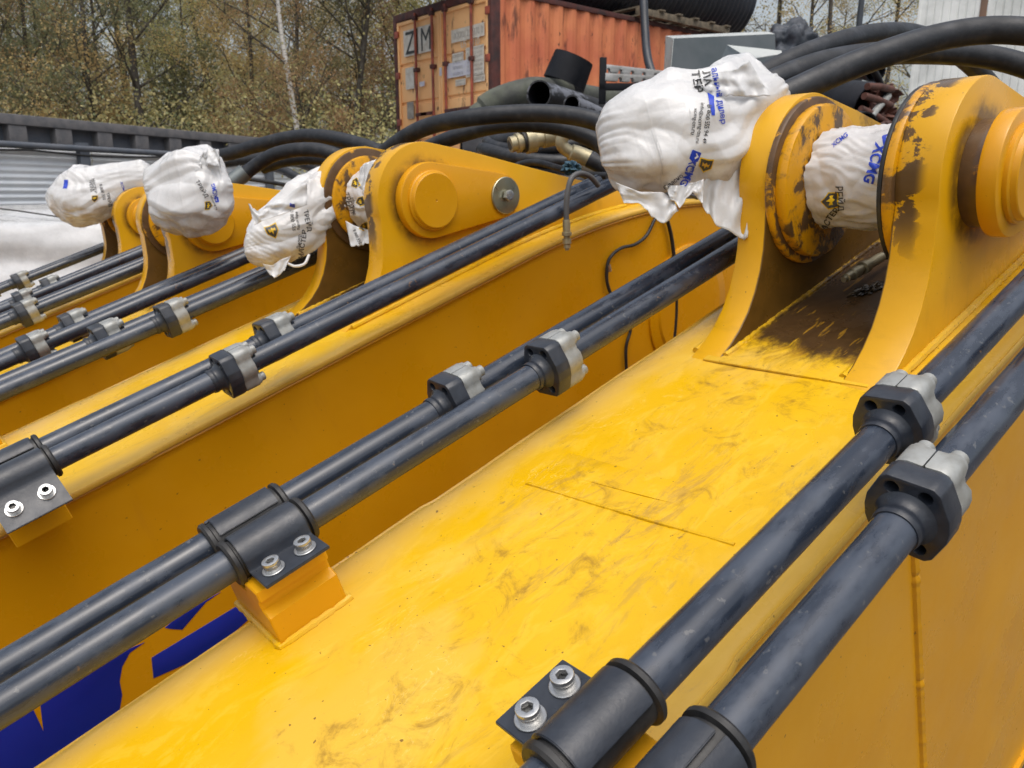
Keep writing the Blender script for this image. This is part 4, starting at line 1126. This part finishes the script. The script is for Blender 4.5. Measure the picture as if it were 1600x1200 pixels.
def skirt(parent, pts, k, label, seed=0, nn=26, amp=.012, name='bag_flap', mat=None):
    """loose flap: quad patch between two edges given as pixel polylines (top edge, bottom edge)"""
    A, B = pts; vs, fs = [], []
    def at(poly, f):
        f *= len(poly) - 1; i = min(int(f), len(poly) - 2); f -= i
        return (poly[i][0] * (1 - f) + poly[i + 1][0] * f, poly[i][1] * (1 - f) + poly[i + 1][1] * f)
    for i in range(nn + 1):
        a, b = at(A, i / nn), at(B, i / nn)
        for j in range(nn + 1):
            f = j / nn; x, y = a[0] * (1 - f) + b[0] * f, a[1] * (1 - f) + b[1] * f
            u = i / nn
            y += f * f * 5 * (noise.noise(Vector((u * 7, 3, seed)))) + f * f * 2.5 * noise.noise(Vector((u * 21, 5, seed)))
            d = amp * (abs(noise.noise(Vector((u * 3.2 + f * .8, f * .7, seed)))) * 1.6 - .4) + amp * .35 * noise.noise(Vector((u * 8 + f, f * 3, seed + 5)))
            vs.append(pix(x, y, k + d))
    m = nn + 1
    for i in range(nn):
        for j in range(nn): a = i * m + j; fs.append((a, a + m, a + m + 1, a + 1))
    me = mesh(vs, fs, 'f', True)
    bm = bmesh.new(); bm.from_mesh(me); bmesh.ops.solidify(bm, geom=bm.faces[:], thickness=.0008); bm.to_mesh(me); bm.free()
    o = link(name, me, mat or parent.data.materials[0]); child(o, parent); return o
def bvh_world(objs):
    vs, fs = [], []; 
    for o in objs:
        n0 = len(vs); vs += [o.matrix_world @ v.co for v in o.data.vertices]; fs += [[n0 + i for i in p.vertices] for p in o.data.polygons]
    return BVHTree.FromPolygons(vs, fs)
def stamp(parent, bvh, me, px, py, scale, ang, mat, name='printed_text', sx=1.0, off=.0012, curve=0.0):
    """print flat artwork me onto the bag: laid along the sight line through (px, py), scale in px per unit"""
    bm = bmesh.new(); bm.from_mesh(me)
    for _ in range(3):
        es = [e for e in bm.edges if e.calc_length() * scale > 3.0]
        if not es: break
        bmesh.ops.triangulate(bm, faces=bm.faces[:])
        bmesh.ops.subdivide_edges(bm, edges=[e for e in bm.edges if e.calc_length() * scale > 3.0], cuts=1)
    bmesh.ops.triangulate(bm, faces=bm.faces[:])
    c, s = cos(ang), sin(ang); bad = []
    vw = {}
    for v in bm.verts:
        x, y = v.co.x * scale * sx, v.co.y * scale
        x += 1.2 * noise.noise(Vector((y * .05, x * .05, px))) * 2; y += 1.2 * noise.noise(Vector((x * .06, y * .06, py))) * 2
        X, Y = px + x * c - y * s, py - (x * s + y * c)
        d = raydir(X, Y); h = bvh.ray_cast(EYE, d.normalized())
        if h[0] is None: bad.append(v); continue
        nrm = h[1] if h[1].dot(d) < 0 else -h[1]
        v.co = h[0] + nrm * off
    bmesh.ops.delete(bm, geom=bad, context='VERTS')
    # drop faces that stretch across folds
    med = .02
    bmesh.ops.delete(bm, geom=[f for f in bm.faces if max(e.calc_length() for e in f.edges) > med], context='FACES')
    m2 = bpy.data.meshes.new('print'); bm.to_mesh(m2); bm.free()
    if not m2.polygons: return None
    o = link(name, m2, mat); child(o, parent); return o
def txt(body, bold=.0): 
    me = text_mesh(body, 1.0, 0, bold); return me
def poly(pts): return mesh([(x, y, 0) for x, y in pts], [tuple(range(len(pts)))])
PENT = [(-.5, -.15), (-.5, .5), (.5, .5), (.5, -.15), (0, -.6)]
def emblem(parent, bvh, px, py, sc, ang):
    stamp(parent, bvh, poly([(x * 1.18, y * 1.18) for x, y in PENT]), px, py, sc, ang, YELI, 'printed_mark', off=.0010)
    stamp(parent, bvh, poly(PENT), px, py, sc, ang, BLKI, 'printed_mark', off=.0016)
    stamp(parent, bvh, poly([(-.3, -.1), (-.32, .25), (-.12, .16), (0, .36), (.14, .16), (.32, .25), (.28, -.1), (.1, 0), (0, -.3), (-.1, 0)]), px, py, sc, ang, YELI, 'printed_mark', off=.0022)
def logo(parent, bvh, px, py, sc, ang, sub=True):
    """blue rounded frame with a peak, then the letters"""
    dx, dy = cos(ang), -sin(ang)
    stamp(parent, bvh, poly([(-.5, -.42), (-.42, -.5), (.42, -.5), (.5, -.42), (.5, .42), (.42, .5), (-.42, .5), (-.5, .42)]), px, py, sc, ang, BLUEI, 'printed_mark', off=.0010)
    stamp(parent, bvh, poly([(-.34, .05), (0, .38), (.34, .05), (.2, -.02), (0, .14), (-.2, -.02)]), px, py, sc, ang, parent.data.materials[0], 'printed_mark', off=.0017)
    stamp(parent, bvh, txt('XCMG', .025), px + dx * sc * 2.0, py + dy * sc * 2.0, sc * 1.15, ang, BLUEI, off=.0012)

# big bag over the hose ends beside the nearest left lug
kA = 1.50
B1 = bag('plastic_bag', [pix(944, 240, kA + .02), pix(975, 230, kA), pix(1010, 220, kA), pix(1060, 211, kA), pix(1110, 202, kA), pix(1155, 185, kA + .03), pix(1190, 165, kA + .05), pix(1210, 150, kA + .06)],
         [.070, .094, .108, .112, .112, .110, .108, .108, .106, .098, .080], 'largest crumpled white bag, stained brown below, beside the nearest left lug', BAG, .8, 1, .17)
skirt(B1, ([(962, 285), (1000, 300), (1035, 300), (1052, 312)], [(975, 318), (1000, 318), (1035, 352), (1060, 330)]), kA - .05, '', 2, 20)
skirt(B1, ([(1085, 265), (1115, 262), (1160, 240), (1190, 215)], [(1098, 322), (1118, 350), (1160, 374), (1168, 372)]), kA - .03, '', 5, 26, .02)
skirt(B1, ([(1040, 290), (1060, 290), (1085, 285), (1100, 280)], [(1045, 305), (1062, 325), (1082, 300), (1098, 318)]), kA - .06, '', 9, 18)
skirt(B1, ([(1085, 125), (1120, 112), (1150, 108), (1170, 94)], [(1110, 150), (1140, 150), (1170, 150), (1204, 150)]), kA - .075, '', 12, 20, .02)
v1 = bvh_world([B1] + list(B1.children))
A1 = radians(-80)
stamp(B1, v1, txt('ТЕР', .02), 1088, 128, 19, A1, BLKI)
stamp(B1, v1, txt('ЛА', .02), 1104, 122, 18, A1, BLKI)
stamp(B1, v1, txt('альный дилер', .012), 1123, 150, 13, A1, BLUEI)
stamp(B1, v1, txt('8 800 555 94 49', .008), 1104, 195, 9, radians(-97), BLKI)
stamp(B1, v1, txt('info@xcmg-tm.ru', .006), 1094, 192, 9, radians(-97), BLKI)
stamp(B1, v1, txt('xcmg-tm.ru', .006), 1085, 190, 9, radians(-97), BLKI)
stamp(B1, v1, poly([(-1.5, -.3), (1.5, -.25), (1.6, .1), (-.8, .35)]), 1112, 162, 12, A1, BLUEI, 'printed_mark')
logo(B1, v1, 1086, 243, 14, radians(-112))
stamp(B1, v1, txt('Страница', .008), 1082, 262, 10, radians(70), BLUEI)
emblem(B1, v1, 1102, 258, 19, radians(-10))
stamp(B1, v1, txt('Опасно', .01), 1052, 284, 10, radians(38), BLKI)

# bag wrapped round a pin
def pin_wrap(k, t0, t1, r, label, seed, mat=BAGC):
    vs, fs = [], []; nu, nv = 90, 180
    for i in range(nu + 1):
        f = i / nu
        for j in range(nv):
            a = 2 * pi * j / nv
            rag = .010 * noise.noise(Vector((cos(a) * 2.5, sin(a) * 2.5, seed))) + .004 * noise.noise(Vector((cos(a) * 9, sin(a) * 9, seed)))
            t = t0 + (t1 - t0) * f + rag * (1 - 2 * f)
            w = .0085 * crumple(Vector((t * 12, cos(a) * 1.5, sin(a) * 1.5)), seed) + .0015 * noise.noise(Vector((t * 30, cos(a) * 2.2, sin(a) * 2.2 + seed))) + .008 * max(0, -sin(a)) ** 2 + .004 * (abs(noise.noise(Vector((t * 22, cos(a) * 5 + seed, sin(a) * 3)))) - .3)
            rr = r + w - .012 * (1 if f < .02 or f > .98 else 0)
            vs.append((PC[0] + rr * cos(a), t, PC[1] + rr * sin(a)))
    for i in range(nu):
        for j in range(nv):
            a = i * nv + j; b = i * nv + (j + 1) % nv; fs.append((a, b, b + nv, a + nv))
    o = link('plastic_bag', auto(mesh(vs, fs), 60), mat); o.matrix_world = BM[k]
    return tag(o, label, 'plastic bag', 'white plastic bags wrapped round pins')
W1 = pin_wrap('A', -.078, .090, .0885, 'white bag wrapped round the pin between the nearest lugs, blue XCMG print', 3)
v2 = bvh_world([W1])
stamp(W1, v2, poly([(-.5, -.42), (-.42, -.5), (.42, -.5), (.5, -.42), (.5, .42), (.42, .5), (-.42, .5), (-.5, .42)]), 1387, 219, 17, radians(-80), BLUEI, 'printed_mark', off=.0010)
stamp(W1, v2, poly([(-.34, .0), (0, .33), (.34, .0), (.2, -.12), (0, .08), (-.2, -.12)]), 1387, 219, 17, radians(-80), BAGC, 'printed_mark', off=.0017)
stamp(W1, v2, txt('XCMG', .035), 1366, 256, 22, radians(-107), BLUEI)
stamp(W1, v2, txt('Официальный дилер', .01), 1382, 272, 8, radians(-100), BLUEI)
emblem(W1, v2, 1298, 313, 22, radians(-86))
stamp(W1, v2, txt('РЕЙД', .01), 1312, 310, 14, radians(-86), BLKI)
stamp(W1, v2, txt('МАСТЕР', .02), 1294, 346, 12, radians(55), BLKI)
stamp(W1, v2, txt('XCMG', .02), 1313, 219, 10, radians(40), BLUEI)
W2 = pin_wrap('B', -.094, .098, .092, 'white bag wrapped round the pin of the second boom, black print', 8)
kk = (on_boom('B', 575, 270, 0) - EYE).dot(CF)
skirt(W2, ([(563, 262), (570, 255), (585, 250), (596, 247)], [(560, 292), (570, 300), (585, 305), (596, 310)]), kk - .08, '', 4, 18, .015, mat=BAGC)
skirt(W2, ([(540, 345), (553, 352), (570, 358), (585, 362)], [(548, 385), (560, 384), (572, 382), (588, 378)]), kk - .07, '', 6, 18, .01, mat=BAGC)
v3 = bvh_world([W2] + list(W2.children))
stamp(W2, v3, txt('ТРЕЙД', .015), 545, 318, 10, radians(-75), BLKI); stamp(W2, v3, txt('МАСТЕР', .015), 540, 322, 9, radians(-75), BLKI)
emblem(W2, v3, 555, 287, 11, radians(-60)); emblem(W2, v3, 563, 315, 11, radians(-80)); emblem(W2, v3, 568, 354, 11, radians(-70))
stamp(W2, v3, txt('info xcmg', .01), 553, 322, 7, radians(-78), BLKI); stamp(W2, v3, txt('8 800 555', .01), 558, 370, 6, radians(-70), BLKI)

# bag beside the far lug of the second boom
k3 = (on_boom('B', 430, 370, .30) - EYE).dot(CF) - .12
B3 = bag('plastic_bag', [pix(384, 392, k3), pix(400, 388, k3), pix(430, 372, k3 + .02), pix(470, 345, k3 + .05), pix(505, 312, k3 + .08), pix(535, 275, k3 + .1)],
         [.040, .066, .080, .084, .088, .094, .092, .075, .05], 'white bag with a torn raised ear, left of the second boom\'s lugs', BAG, .8, 4, .17)
skirt(B3, ([(398, 352), (410, 345), (440, 335), (480, 320)], [(388, 318), (402, 330), (425, 318), (480, 285)]), k3 - .10, '', 7, 18, .02)
skirt(B3, ([(410, 412), (425, 415), (440, 405), (455, 400)], [(422, 430), (432, 434), (443, 424), (447, 415)]), k3 - .06, '', 8, 14)
tl = link('bag_tie', tube(spline([pix(450, 412, k3 - .06), pix(462, 416, k3 - .07), pix(476, 412, k3 - .07), pix(483, 398, k3 - .06)], 8), .004, 8), BAGC); child(tl, B3)
v4 = bvh_world([B3] + list(B3.children))
emblem(B3, v4, 426, 361, 18, radians(25))
stamp(B3, v4, txt('МАСТЕР', .02), 473, 382, 11, radians(82), BLKI); stamp(B3, v4, txt('Дилер', .01), 467, 378, 7, radians(82), BLKI)
stamp(B3, v4, txt('8 800 555', .01), 457, 345, 8, radians(-84), BLKI); stamp(B3, v4, txt('info xcmg', .01), 465, 345, 7, radians(-84), BLKI)
stamp(B3, v4, txt('ТРЕЙД', .015), 480, 345, 10, radians(-80), BLKI)
stamp(B3, v4, poly([(-.5, -.3), (.5, -.3), (.4, .3), (-.4, .3)]), 457, 321, 9, 0, BLUEI, 'printed_mark')

# round bag in front of the third boom
k2 = (on_boom('C', 300, 310, -.33) - EYE).dot(CF) - .08
B2 = bag('plastic_bag', [pix(231, 302, k2), pix(245, 300, k2), pix(270, 303, k2), pix(300, 302, k2), pix(330, 295, k2), pix(357, 292, k2 + .03)],
         [.065, .100, .128, .142, .146, .140, .125, .085], 'round white bag tied over a hose in front of the third boom\'s lug', BAG, .78, 6, .20)
skirt(B2, ([(305, 268), (315, 262), (330, 258), (345, 262)], [(312, 245), (320, 234), (332, 233), (342, 234)]), k2 - .09, '', 10, 18, .03)
v5 = bvh_world([B2] + list(B2.children))
logo(B2, v5, 339, 312, 7, radians(105))
stamp(B2, v5, txt('ТРЕЙД', .015), 315, 295, 9, radians(-58), BLKI); emblem(B2, v5, 326, 321, 10, radians(95))
stamp(B2, v5, txt('info xcmg ru', .01), 334, 316, 5, radians(-70), BLKI)
cr = link('crimp_sleeve', tube([pix(348, 296, 3.86), pix(383, 269, 3.88)], .043, 24), simple('grey_crimp', (.17, .19, .19), .4, .6, vs=10)); tag(cr, 'grey metal crimp sleeve where the hose leaves the round bag', 'hose sleeve')

# long bag over the farthest boom
k1 = (on_boom('D', 150, 300, .05) - EYE).dot(CF)
B0 = bag('plastic_bag', [pix(80, 293, k1), pix(92, 300, k1), pix(120, 308, k1), pix(155, 302, k1), pix(195, 282, k1), pix(238, 270, k1)],
         [.055, .12, .155, .155, .14, .118, .09, .08, .072], 'farthest and longest white bag over the last boom', BAG, .75, 9, .15)
v6 = bvh_world([B0])
stamp(B0, v6, poly([(-.5, -1), (.5, -1), (.5, 1), (-.5, 1)]), 103, 288, 6, radians(-8), BLUEI, 'printed_mark')
stamp(B0, v6, txt('МАСТЕР', .015), 147, 290, 6, radians(-78), BLKI); stamp(B0, v6, txt('ТРЕЙД', .015), 142, 290, 6, radians(-78), BLKI)
emblem(B0, v6, 148, 310, 8, radians(0)); stamp(B0, v6, txt('8 800 555', .01), 160, 300, 6, radians(-80), BLKI)
stamp(B0, v6, txt('XCMG', .02), 192, 293, 6, radians(-80), BLUEI); stamp(B0, v6, txt('ТРЕЙД', .02), 170, 312, 7, radians(-75), BLKI)

# ---------------------------------------------------------------- trees
def mk_leaf(name, cols):
    N = NT(name)
    oi = N.n.new('ShaderNodeObjectInfo')
    n1 = N.ramp(N.noise(.9, 4, .6), .36, .64); n2 = N.ramp(N.noise(9, 3, .6), .3, .7)
    c = N.mix(n1, cols[0], cols[1]); c = N.mix(N.math('MULTIPLY', n2, .5), c, cols[2])
    hsn = N.n.new('ShaderNodeHueSaturation'); N.l.new(c, hsn.inputs['Color'])
    N.set(hsn.inputs['Value'], N.ramp(oi.outputs['Random'], 0, 1, .7, 1.35)); N.set(hsn.inputs['Hue'], N.ramp(oi.outputs['Random'], 0, 1, .485, .52))
    N.P(color=hsn.outputs[0], rough=.6)
    tr = N.n.new('ShaderNodeBsdfTranslucent'); N.l.new(hsn.outputs[0], tr.inputs['Color'])
    ms = N.n.new('ShaderNodeMixShader'); ms.inputs[0].default_value = .45
    N.l.new(N.b.outputs[0], ms.inputs[1]); N.l.new(tr.outputs[0], ms.inputs[2]); N.l.new(ms.outputs[0], N.out.inputs[0]); return N.m
LEAF = [mk_leaf('autumn_brown_leaves', ((.54, .38, .17), (.42, .33, .155), (.62, .40, .17))),
        mk_leaf('olive_leaves', ((.38, .34, .16), (.46, .37, .16), (.32, .29, .14))),
        mk_leaf('green_leaves', ((.23, .26, .14), (.32, .30, .14), (.19, .22, .12)))]
BARK = simple('dark_tree_bark', (.055, .045, .036), .9, bump=.01, bs=15, col2=(.10, .09, .075), vs=6)
def mk_birch():
    N = NT('birch_bark'); f = N.noise(3, 6, .6, N.map((2, 2, 8)))
    N.P(color=N.mix(N.ramp(f, .56, .62), (.55, .53, .49), (.05, .045, .04)), rough=.7); return N.m
BIRCH = mk_birch()
def tree_meshes(seed, H, leaves, weep=0.0, spread=1.6, lo=.12, lsize=.085):
    rnd = random.Random(seed); segs = []; tips = []
    def grow(p, d, L, r, lev):
        n = 5; pts = [p.copy()]; q = p.copy(); dd = d.copy()
        for i in range(n):
            dd = (dd + Vector((rnd.uniform(-1, 1), rnd.uniform(-1, 1), rnd.uniform(-.6, 1) - weep * lev * .9)) * (.07 + .08 * lev)).normalized()
            q = q + dd * (L / n); pts.append(q.copy())
            if lev >= 1: tips.append((q.copy(), lev))
        segs.append((pts, [r * (1 - .75 * i / n) for i in range(n + 1)], max(4, 8 - 2 * lev)))
        if lev < 3:
            cnt = (22, 6, 4)[lev]
            for i in range(cnt):
                f = rnd.uniform(lo if lev == 0 else .2, 1.0); k = f * n; j = min(int(k), n - 1); b = pts[j].lerp(pts[j + 1], k - j)
                an = rnd.uniform(0, 2 * pi); up = rnd.uniform(.1, 1.0)
                side = Vector((cos(an), sin(an), up)).normalized()
                nd = (dd * .35 + side).normalized()
                grow(b, nd, L * ((.30, .5, .5)[lev]) * (1.15 - .5 * f) * rnd.uniform(.7, 1.2), r * (.35, .5, .5)[lev] * (1.1 - .6 * f), lev + 1)
    grow(Vector((0, 0, 0)), Vector((rnd.uniform(-.06, .06), rnd.uniform(-.06, .06), 1)), H, H * .0105, 0)
    tm = tube(segs[0][0], segs[0][1], 10, caps=False)
    lm = join([tube(p, r, n, caps=False, smooth=False) for p, r, n in segs[1:] if r[0] > .006])
    rs = np.random.RandomState(seed); T = np.array([t[0][:] for t in tips]); 
    c = T[rs.randint(0, len(T), leaves)] + rs.normal(0, 1, (leaves, 3)) * [.20, .20, .18]
    if weep: c[:, 2] -= np.abs(rs.normal(0, .5, leaves)) * weep
    a = rs.normal(0, 1, (leaves, 3)); a /= np.linalg.norm(a, axis=1)[:, None]
    b = np.cross(a, rs.normal(0, 1, (leaves, 3))); b /= np.linalg.norm(b, axis=1)[:, None]
    sz = lsize * rs.uniform(.5, 1.25, leaves)[:, None]
    V = np.stack([c - a * sz * .5, c + b * sz * .32, c + a * sz * .5, c - b * sz * .32], 1).reshape(-1, 3)
    me = bpy.data.meshes.new('leaves'); me.vertices.add(len(V)); me.vertices.foreach_set('co', V.ravel())
    me.loops.add(leaves * 4); me.loops.foreach_set('vertex_index', np.arange(leaves * 4)); me.polygons.add(leaves)
    me.polygons.foreach_set('loop_start', np.arange(0, leaves * 4, 4)); me.polygons.foreach_set('loop_total', np.full(leaves, 4)); me.update(); me.validate()
    return tm, lm, me
TT = [tree_meshes(11, 11, 16000), tree_meshes(12, 12.5, 17000, lo=.06), tree_meshes(13, 10, 15000, .1), tree_meshes(14, 13, 17000, .1, lo=.2), tree_meshes(15, 12, 9000, .55, lsize=.075)]
LMESH = {}
def tree(x, k, ti, li, label, s=1.0, rot=0, birch=False, group='autumn trees behind the yard', lean=0):
    p = pix(x, 300, k); p.z = -.2
    lat = (x - 800) / FOC
    r = empty('birch_tree' if birch else 'tree', T3(p.x, p.y, p.z) @ Matrix.Rotation(lean, 4, FW) @ Matrix.Rotation(rot, 4, 'Z') @ Matrix.Scale(s, 4)); tag(r, label, 'tree', group)
    for j, (nm, mt) in enumerate((('trunk', BIRCH if birch else BARK), ('limbs', BARK), ('crown', LEAF[li]))):
        key = (ti, j, mt.name)
        if key not in LMESH:
            me = TT[ti][j].copy(); me.materials.append(mt); LMESH[key] = me
        link(nm, LMESH[key], None, r, Matrix())
    return r
rnd = random.Random(5)
kinds = ['brownish', 'olive', 'green']
i = 0
for row, (k0, k1_, step) in enumerate(((24, 28, 84), (31, 36, 68), (40, 47, 66))):
    x = -150 + row * 13; nt = 0
    while x < 760:
        li = rnd.choice([0, 0, 1, 1, 1, 2]) if x > 60 else rnd.choice([2, 1, 0])
        where = ['nearest row', 'middle row', 'back row'][row]
        side = 'above the left fence end' if x < 150 else 'above the fence middle' if x < 350 else 'above the right fence end' if x < 560 else 'close to the orange container'
        nt += 1; ordn = ['first', 'second', 'third', 'fourth', 'fifth', 'sixth', 'seventh', 'eighth', 'ninth', 'tenth', 'eleventh', 'twelfth', 'thirteenth', 'fourteenth', 'fifteenth', 'sixteenth', 'seventeenth', 'eighteenth', 'nineteenth', 'twentieth'][nt - 1]
        tree(x + rnd.uniform(-14, 14), rnd.uniform(k0, k1_), rnd.randrange(4), li, '%s tree, %s from left in %s, %s' % (kinds[li], ordn, where, side), rnd.uniform(.85, 1.15), rnd.uniform(0, 6.28))
        x += step * rnd.uniform(.8, 1.2)
tree(492, 22, 1, 0, 'leaning white-barked birch standing out in front of the brown trees', .82, 1.0, True, lean=radians(-9))
for x, k, ti, li, s in ((1175, 24, 4, 1, .95), (1225, 33, 4, 0, 1.1), (1290, 26, 4, 0, 1.0), (1350, 30, 4, 1, 1.0), (1395, 36, 4, 0, 1.15), (1440, 27, 4, 1, 1.0), (1120, 38, 4, 1, 1.0), (1260, 45, 3, 1, .9)):
    tree(x, k, ti, li, 'thin weeping tree, %s, seen over the black hoses' % {1175: 'first right of the black ribbed pipe', 1225: 'second right of the ribbed pipe', 1290: 'yellowish, halfway to the building', 1350: 'nearest left of the lamp-high white wall', 1395: 'partly behind the white building edge', 1440: 'hidden by the white building', 1120: 'behind the ribbed pipe end', 1260: 'dense and farthest away'}[x], s, x, group='thin trees left of the white building')
lp = empty('lamp_post', T3(pix(1316, 300, 22).x, pix(1316, 300, 22).y, 0)); tag(lp, 'thin dark lamp post between the trees left of the white building', 'lamp post')
link('pole', tube([(0, 0, 0), (0, 0, 8.2)], [.11, .07], 12), simple('dark_pole', (.05, .06, .075), .5, vs=3), lp)
link('lamp_head', box(-.5, .1, -.1, .1, 8.2, 8.32, .02), MATS['dark_pole'], lp)
# undergrowth
for i in range(16):
    x = -140 + i * 56; k = 22 + 3 * ((i * 7) % 3)
    p = pix(x, 300, k); key = ('bush', i % 3)
    if key not in LMESH:
        rs = np.random.RandomState(40 + i); nL = 6500
        c = rs.normal(0, 1, (nL, 3)) * [1.6, 1.6, 1.3] + [0, 0, 1.8]; c[:, 2] = np.abs(c[:, 2])
        a = rs.normal(0, 1, (nL, 3)); a /= np.linalg.norm(a, axis=1)[:, None]; b = np.cross(a, rs.normal(0, 1, (nL, 3))); b /= np.linalg.norm(b, axis=1)[:, None]
        sz = .11 * rs.uniform(.5, 1.2, nL)[:, None]
        V = np.stack([c - a * sz * .5, c + b * sz * .35, c + a * sz * .5, c - b * sz * .35], 1).reshape(-1, 3)
        me = bpy.data.meshes.new('leaves'); me.from_pydata(V.tolist(), [], np.arange(nL * 4).reshape(-1, 4).tolist()); me.materials.append(LEAF[(1, 2, 1)[i % 3]]); LMESH[key] = me
    r = empty('bush', T3(p.x, p.y, 0) @ Matrix.Rotation(i, 4, 'Z')); tag(r, 'olive undergrowth bush, %s from the left, behind the %s' % (['first', 'second', 'third', 'fourth', 'fifth', 'sixth', 'seventh', 'eighth', 'ninth', 'tenth', 'eleventh', 'twelfth', 'thirteenth', 'fourteenth', 'fifteenth', 'sixteenth'][i], 'left end of the fence' if x < 150 else 'middle of the fence' if x < 380 else 'far end of the fence' if x < 600 else 'orange container'), 'bush', 'bushes behind the fence')
    link('foliage', LMESH[key], None, r, Matrix())
    link('stem', cached('stem', lambda: tube([(0, 0, -.1), (.1, 0, 1), (.3, .1, 2.2)], [.06, .04, .01], 6)), BARK, r, Matrix())
